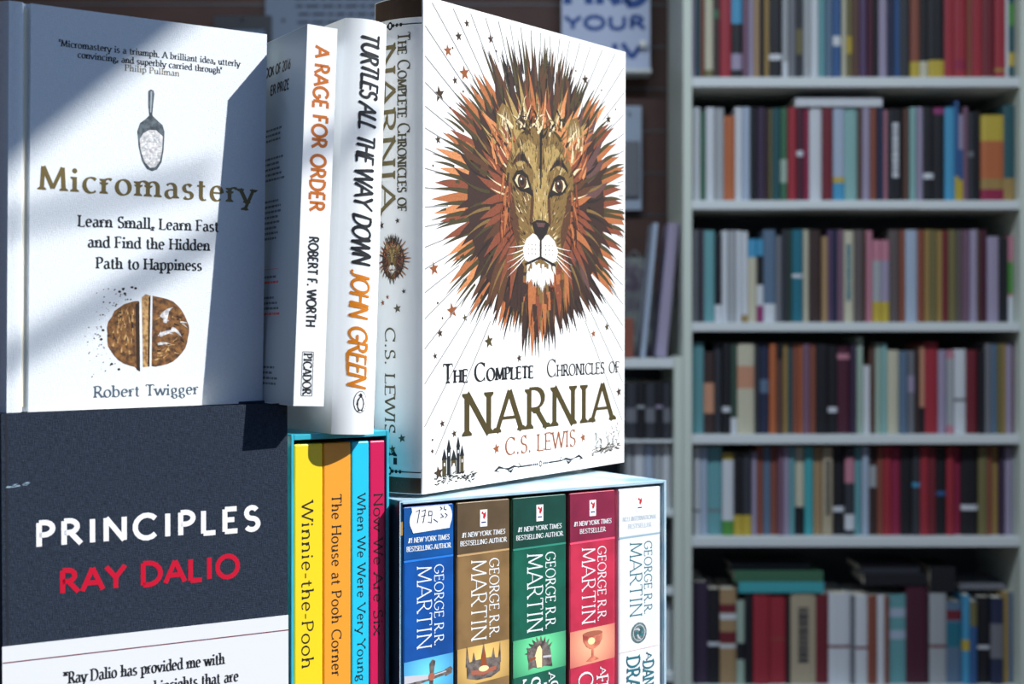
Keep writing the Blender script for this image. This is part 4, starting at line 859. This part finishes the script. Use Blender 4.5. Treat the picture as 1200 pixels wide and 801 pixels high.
s = Sheet(); s.poly([(12, 15), (20, 15), (20, 18.6), (12, 18.6)], ink); s.poly([(12, 19.4), (14, 21.6), (16, 20.4), (18, 22.4), (20, 20), (20, 19.4)], ink); s.build('publisher_mark', na, sp)

# ---- boxed set of five novels
go = pose_root('got', 'slipcase', 'pale blue-white slipcase holding five thick novels under the lion book', 'slipcase')
GW, GH, GD = .1788, .1815, .118
cm = mat('slipcase_blue_print', (150, 190, 214), .3, .5, 'noise', 45, rgb2=(206, 226, 236)); cl = mat('slipcase_left_print', (20, 48, 70), .3, .5, 'noise', 60, .3)
box('left_panel', (0, 0, 0), (.0018, GD, GH), cl, go, .0004, 1); box('right_panel', (GW - .0018, 0, 0), (GW, GD, GH), cm, go, .0004, 1)
box('top_panel', (.0018, 0, GH - .0018), (GW - .0018, GD, GH), cm, go, .0004, 1); box('bottom_panel', (.0018, 0, 0), (GW - .0018, GD, .0018), cm, go, .0004, 1); box('back_panel', (.0018, GD - .0018, .0018), (GW - .0018, GD, GH - .0018), cm, go)
edge = mat('slipcase_cut_edge', (170, 206, 224), .5)
s = Sheet(); g1_, g2_ = GW * 1000, GH * 1000
s.poly([(0, g2_ - .7), (g1_, g2_ - .7), (g1_, g2_), (0, g2_)], edge); s.poly([(0, 0), (.5, 0), (.5, g2_ - .7), (0, g2_ - .7)], edge); s.poly([(g1_ - .6, 0), (g1_, 0), (g1_, g2_ - .7), (g1_ - .6, g2_ - .7)], edge); s.build('front_edges', go, front)
s = Sheet(); gp = mat('slipcase_gold_tab', (170, 130, 50), .4); s.poly([(.5, 164), (1.8, 164), (1.8, 171), (.5, 171)], gp); s.build('gold_tab', go, front)
fnt = lambda u, v, h: (u, -h, v)
novels = [  # left, right, cover, upper band, panel glow, texts, description
 (2.6, 33.6, (8, 82, 166), (8, 84, 160), (110, 214, 255), ('A GAME OF', 'THRONES'), 'blue novel with a sword hilt on its spine, leftmost in the slipcase', '#1 NEW YORK TIMES|BESTSELLING AUTHOR', 'sword'),
 (35.0, 69.2, (142, 112, 72), (98, 80, 58), (250, 206, 120), ('A CLASH OF', 'KINGS'), 'brown novel with a crown on its spine, second in the slipcase', '#1 NEW YORK TIMES|BESTSELLING AUTHOR', 'crown'),
 (70.6, 107.2, (22, 98, 80), (20, 72, 62), (120, 240, 170), ('A STORM OF', 'SWORDS'), 'green novel with a helmet on its spine, in the middle of the slipcase', '#1 NEW YORK TIMES|BESTSELLING AUTHOR', 'helm'),
 (109.0, 142.0, (200, 50, 80), (140, 36, 70), (255, 190, 150), ('A FEAST FOR', 'CROWS'), 'crimson novel with a goblet on its spine, fourth in the slipcase', '#1 NEW YORK TIMES|BESTSELLER', 'cup'),
 (144.0, 175.6, (228, 234, 238), (232, 238, 242), (236, 242, 246), ('A DANCE WITH', 'DRAGONS'), 'white novel with a round coin on its spine, rightmost in the slipcase', 'NO.1 INTERNATIONAL|BESTSELLER', 'coin')]
sil = mat('silver_ink', (226, 232, 236), .35); tealink = mat('teal_ink', (44, 110, 124), .4)
metal_d = mat('printed_iron', (70, 62, 62), .5, kind='noise', scale=260, rgb2=(128, 118, 112)); warm = mat('printed_warm_light', (255, 214, 140), .5, kind='glow', scale=.012, rgb2=(150, 76, 40)); metal_l = mat('printed_bright_metal', (196, 196, 204), .4)
for a0, a1, c, cu_, gl, tt, lab, bs, pic in novels:
    w = a1 - a0; P_, y_, ro_, pi_ = POSE['got']
    b = pose_root('got', 'paperback_novel', lab, 'book', 0, ((a0) * mm, .0012, .0019), 'five novels in the slipcase')
    wf_ = pic == 'coin'
    cov = mat('novel_cover_' + pic, c, .35, .5, 'noise', 55, .3 if not wf_ else .05); up = mat('novel_head_' + pic, cu_, .35, .5, 'noise', 60, .25 if not wf_ else .03)
    Wd = w * mm; Hh = .1765
    box('cover', (0, 0, 0), (Wd, .105, Hh), cov, b, .0012, 2); 
    S = Sheet(); o1 = -1.9     # heights below are measured in the case
    S.poly([(.6, 151 + o1), (w - .6, 151.8 + o1), (w - .6, Hh * 1000 - .6), (.6, Hh * 1000 - .6)], up)
    ln_ = mat('novel_line_' + pic, tuple(min(255, int(v * 1.15 + 30)) for v in c) if not wf_ else (150, 180, 196), .35)
    S.poly([(.6, 149.6 + o1), (w - .6, 150.4 + o1), (w - .6, 151.4 + o1), (.6, 150.6 + o1)], ln_, 1)
    S.build('head_panel', b, fnt)
    tcol = tealink if wf_ else sil
    S = Sheet(); l1, l2 = bs.split('|'); sub = mat('pale_lettering_ink', (196, 206, 214), .5) if wf_ else sil
    S.text(l1, sub, w / 2, 159.6 + o1, 2.5, w * .8, center=True, weight=.13, thin=.07, slant=.12, serif=.5); S.text(l2, sub, w / 2, 155.2 + o1, 2.5, w * (.86 if 'AUTHOR' in l2 else .55), center=True, weight=.13, thin=.07, serif=.5)
    S.build('small_lettering', b, fnt, .0002)
    S = Sheet(); S.text('GEORGE R.R.', tcol, w * .61, 147 + o1, w * .18, 42.5, rot=1, weight=.085, thin=.045, serif=.6); S.text('MARTIN', tcol, w * .27, 147 + o1, w * .285, 43, rot=1, weight=.062, thin=.035, serif=.6); S.build('author_lettering', b, fnt)
    if pic != 'sword':
        S = Sheet(); x0 = w / 2; S.poly([(x0 - 2.3, 164.5 + o1), (x0 + 2.3, 164.5 + o1), (x0 + 2.3, 173.5 + o1), (x0 - 2.3, 173.5 + o1)], white_ink)
        rd = mat('red_mark_ink', (190, 30, 44), .5)
        S.poly([(x0 - 1.6, 171.6 + o1), (x0 - .6, 172.8 + o1), (x0, 171.4 + o1), (x0 + 1.5, 172.4 + o1), (x0 + 1.4, 170.0 + o1), (x0 + .2, 168.2 + o1), (x0 - .5, 169.4 + o1), (x0 - .2, 170.8 + o1)], rd, 1)
        S.poly([(x0 - 1.5, 166.4 + o1), (x0 + 1.5, 166.4 + o1), (x0 + 1.5, 167.1 + o1), (x0 - 1.5, 167.1 + o1)], mat('navy_ink', (40, 50, 110), .5), 1)
        S.build('publisher_mark', b, fnt, .0002)
    else:
        S = Sheet(); st_ = mat('sticker_paper', (240, 244, 250), .5)
        pts = [(5, 177.9), (27, 178.2), (28.4, 176.4), (29.3, 174.2), (29.6, 172), (29.3, 169.6), (28.4, 167.4), (28, 165.6), (6, 164.4), (5.2, 166.4), (4.2, 168.2), (3.8, 170.4), (4.2, 173), (5.4, 175.4)]
        S.poly([(x, (y - 1.9) if y - 1.9 < 176 else 175.8) for x, y in pts], st_); 
        S.build('price_sticker', b, lambda u, v, h: (u, -.00025 - h, v), label='white scalloped sticker with handwritten price')
        S = Sheet(); pen = mat('pen_ink', (50, 52, 70), .5)
        for L_ in ([(7.6, 173.6), (9.8, 174.4), (8.4, 167.6)], [(11, 173.6), (13.4, 174.2), (11.8, 167.4)], [(10.8, 170.8), (13.4, 171.4)], [(17.4, 173), (15.4, 173.4), (15.2, 171), (17.2, 171.2), (17.4, 173.6), (16.8, 167.2), (14.8, 167.8)], [(18.2, 169), (20.8, 167.2)], [(22.2, 175.2), (23.4, 174), (22.2, 173.4)], [(25, 175.6), (24.6, 173.8), (26.2, 173.2)], [(22.6, 171.6), (24.2, 169.8), (22.4, 169.4)], [(25.2, 171.6), (26.6, 170.4), (25.2, 169)]): S.line(L_, .42, pen)
        S.build('handwritten_price', b, lambda u, v, h: (u, -.0004 - h, v))
    # picture panel, its glow centred on its own origin
    pc = link('picture_panel', bpy.data.meshes.new('picture_panel'), b) if False else None
    gm = mat('novel_glow_' + pic, gl, .4, kind='glow', scale=.026, rgb2=tuple(int(v * .9) for v in c))
    S = Sheet(); y0, y1 = (101.5, 82) if pic != 'sword' else (99, 78)
    cx_, cy_ = w / 2, (y0 + y1) / 2
    S.poly([(.6 - cx_, y1 - 1.6 - cy_ + o1), (w - .6 - cx_, y1 + .8 - cy_ + o1), (w - .6 - cx_, y0 + .8 - cy_ + o1), (.6 - cx_, y0 - .8 - cy_ + o1)], gm)
    if pic != 'coin':
        o = S.build('picture_panel', b, fnt); o.location = (cx_ * mm, 0, cy_ * mm)
    S = Sheet(); X, Y = cx_, cy_ + o1
    if pic == 'sword':
        S.poly([(.8, Y - 3.6), (17, Y - 1.2), (17, Y + 1.6), (.8, Y + 2.8)], metal_l); S.poly([(.8, Y - 3.6), (17, Y - 1.2), (17, Y - .4), (.8, Y - 1.4)], metal_d, 1)
        S.poly([(15.6, Y - 12), (17.6, Y - 12), (18.2, Y + 1), (19.4, Y + 8.4), (17.6, Y + 9.4), (16, Y + 7.4), (16.2, Y + 2)], metal_d, 2); S.circle(17, Y + .4, 1.9, 2.1, mat('copper_print', (170, 100, 80), .4), 3, 12)
        S.poly([(18, Y - 1), (26, Y + .6), (26, Y + 2.8), (18, Y + 1.8)], metal_d, 2); S.poly([(25.6, Y - .4), (29.4, Y + .8), (30, Y + 3), (28.6, Y + 4.4), (25.6, Y + 3.4)], metal_d, 3); S.poly([(18, Y + .6), (26, Y + 1.9), (26, Y + 2.4), (18, Y + 1.3)], metal_l, 3)
    elif pic == 'crown':
        S.poly([(X - 10.5, Y - 7), (X - 4, Y - 8.6), (X + 5, Y - 8.2), (X + 10.5, Y - 5.6), (X + 10.8, Y + 1.4), (X + 4, Y + 2.6), (X - 5, Y + 2), (X - 10.8, Y + 1)], metal_d)
        for dx, h_, w_ in ((-10, 10.5, 2.6), (-6, 6.6, 3.4), (0, 11, 4.6), (6, 7.6, 3.4), (10, 10, 2.2)): S.poly([(X + dx - w_ / 2, Y - 1), (X + dx + w_ / 2, Y - 1), (X + dx * 1.06, Y + h_)], metal_d, 0)
        S.poly([(X - 2.2, Y - 2), (X + 2.2, Y - 2), (X, Y + 9)], warm, 1)
        S.poly([(X - 8, Y - 5.4), (X, Y - 6.4), (X + 8, Y - 4.6), (X + 8, Y - 2.4), (X, Y - 3.8), (X - 8, Y - 3.2)], mat('copper_print', (170, 100, 80), .4), 1); S.circle(X, Y - 3, 3.2, 1.6, mat('printed_spark', (255, 226, 170), .4), 2, 14)
    elif pic == 'helm':
        pts = [(X - 7.5, Y - 8)] + [(X + 7.5 * math.cos(R(180 - k * 15)), Y - .5 + 7.6 * math.sin(R(180 - k * 15))) for k in range(13)] + [(X + 8.5, Y - 8), (X + 3, Y - 7), (X, Y - 8), (X - 4, Y - 7)]
        S.poly(pts, metal_d)
        for k in range(9): a_ = R(165 - k * 17); S.blade(X + 7 * math.cos(a_), Y - .5 + 7 * math.sin(a_), a_ + .5, 3.4, 1.6, -.5, metal_d, 1)
        S.blade(X - 6.5, Y - 4, R(105), 9, 2.2, -.2, metal_d, 2)
        S.poly([(X - 2, Y - 7.4), (X - 3.4, Y - 1), (X - 1.6, Y + 3.6), (X, Y + 4.6), (X + 1.4, Y + 2), (X + 1.4, Y - 7.6)], mat('printed_spark', (255, 226, 170), .4), 2)
        S.poly([(X - 7, Y - 3.4), (X - 2.8, Y - 2.4), (X - 2.8, Y - 1.4), (X - 7, Y - 2)], warm, 3); S.poly([(X + 2, Y - 2.6), (X + 7.6, Y - 2.8), (X + 7.6, Y - 1.6), (X + 2, Y - 1.4)], metal_l, 3)
    elif pic == 'cup':
        cp = mat('printed_copper_cup', (226, 140, 110), .4, kind='noise', scale=150, rgb2=(160, 70, 66))
        S.poly([(X - 7, Y + 6.4), (X - 6.6, Y + 2.6), (X - 4.4, Y - .4), (X - 1.6, Y - 2), (X + 1.6, Y - 2), (X + 4.8, Y - .2), (X + 6.8, Y + 3), (X + 7, Y + 7), (X, Y + 6)], cp); S.circle(X, Y + 6.6, 7, 1.5, mat('copper_print', (170, 100, 80), .4), 1, 18)
        S.poly([(X - .7, Y - 1.8), (X + .7, Y - 1.8), (X + .8, Y - 6), (X + 4.6, Y - 8.2), (X, Y - 9), (X - 4.6, Y - 8.6), (X - .8, Y - 6)], cp); S.circle(X - 1, Y + 2.4, 2.6, 2, mat('printed_spark', (255, 226, 170), .4), 2, 14)
    else:
        cm_ = mat('printed_coin', (118, 142, 142), .45, kind='noise', scale=330, rgb2=(60, 84, 84))
        Y += 2.8; S.circle(X - .6, Y, 5.7, 6.0, cm_, 0, 28); S.circle(X - .6, Y, 4.5, 4.8, metal_l, 1, 24); S.circle(X - .6, Y, 4.0, 4.3, cm_, 2, 24)
        for k in range(5): a_ = k * 1.26; S.blade(X - .6 + 1.4 * math.cos(a_), Y + 1.4 * math.sin(a_), a_ + 1.2, 4.6, 1.4, 1.4, metal_l if k % 2 else tealink, 3)
        S.poly([(1, 84.4 + o1), (w - 1, 85.6 + o1), (w - 1, 85.9 + o1), (1, 84.7 + o1)], mat('pale_rose_ink', (230, 196, 196), .5))
    S.build(dict(sword='sword_picture', crown='crown_picture', helm='helmet_picture', cup='goblet_picture', coin='coin_picture')[pic], b, fnt, .0002)
    S = Sheet(); yb = {'sword': 72, 'crown': 76, 'helm': 80, 'cup': 78, 'coin': 82}[pic] + o1; m_ = tealink if wf_ else sil
    big, sm = tt[1], tt[0].split(' ', 1)[1]
    S.text('A', m_, w * .66, yb + .2, w * .12, w * .12, rot=1, weight=.12, thin=.06); S.text(sm, m_, w * .58, yb - 4.4, w * .25, 44, rot=1, weight=.10, thin=.05); S.text(big, m_, w * .2, yb - .6, w * .3, 46, rot=1, weight=.10, thin=.05); S.build('title_lettering', b, fnt, .0003)

# ---- boxed set of four children's books
PH = .2292
po = pose_root('pooh', 'slipcase', 'turquoise slipcase holding four brightly coloured slim books, below the rounded spine', 'slipcase')
turq = mat('turquoise_card', (52, 176, 200), .35, .5, 'noise', 40, .18); PW, PD = .0585, .07
box('left_panel', (0, 0, 0), (.0018, PD, PH), turq, po, .0003, 1); box('right_panel', (PW - .0018, 0, 0), (PW, PD, PH), turq, po, .0003, 1)
box('top_panel', (.0018, 0, PH - .0030), (PW - .0018, PD, PH), turq, po, .0003, 1); box('bottom_panel', (.0018, 0, 0), (PW - .0018, PD, .002), turq, po, .0003, 1); box('back_panel', (.0018, PD - .0018, .002), (PW - .0018, PD, PH - .0032), turq, po)
for a0, a1, c, t, lab, v0, v1, cap, fr in ((2.4, 18.9, (238, 206, 30), 'Winnie-the-Pooh', 'yellow slim book, leftmost in the turquoise slipcase', 178.4, 90, 6.6, .26), (19.3, 35.6, (234, 154, 46), 'The House at Pooh Corner', 'orange slim book, second in the turquoise slipcase', 181, 83.5, 5.6, .30),
        (36.0, 46.6, (30, 190, 226), 'When We Were Very Young', 'sky blue slim book, third in the turquoise slipcase', 180.4, 79, 4.9, .33), (46.9, 56.5, (196, 12, 80), 'Now We Are Six', 'crimson slim book, rightmost in the turquoise slipcase', 180, 103, 5.6, .26)):
    w = a1 - a0
    b = pose_root('pooh', 'slim_book', lab, 'book', 0, (a0 * mm, .0010, .0022), 'four books in the turquoise slipcase')
    m_ = mat('slim_cover_' + lab.split()[0], c, .35, .5); box('cover', (0, 0, 0), (w * mm, .062, PH - .0075), m_, b, .0008, 2)
    S = Sheet(); S.text(t, ink, w * fr, v0 + 15 - 2.2, cap, v0 - v1, rot=1, weight=.11, thin=.06, serif=.7); S.build('title_lettering', b, fnt)
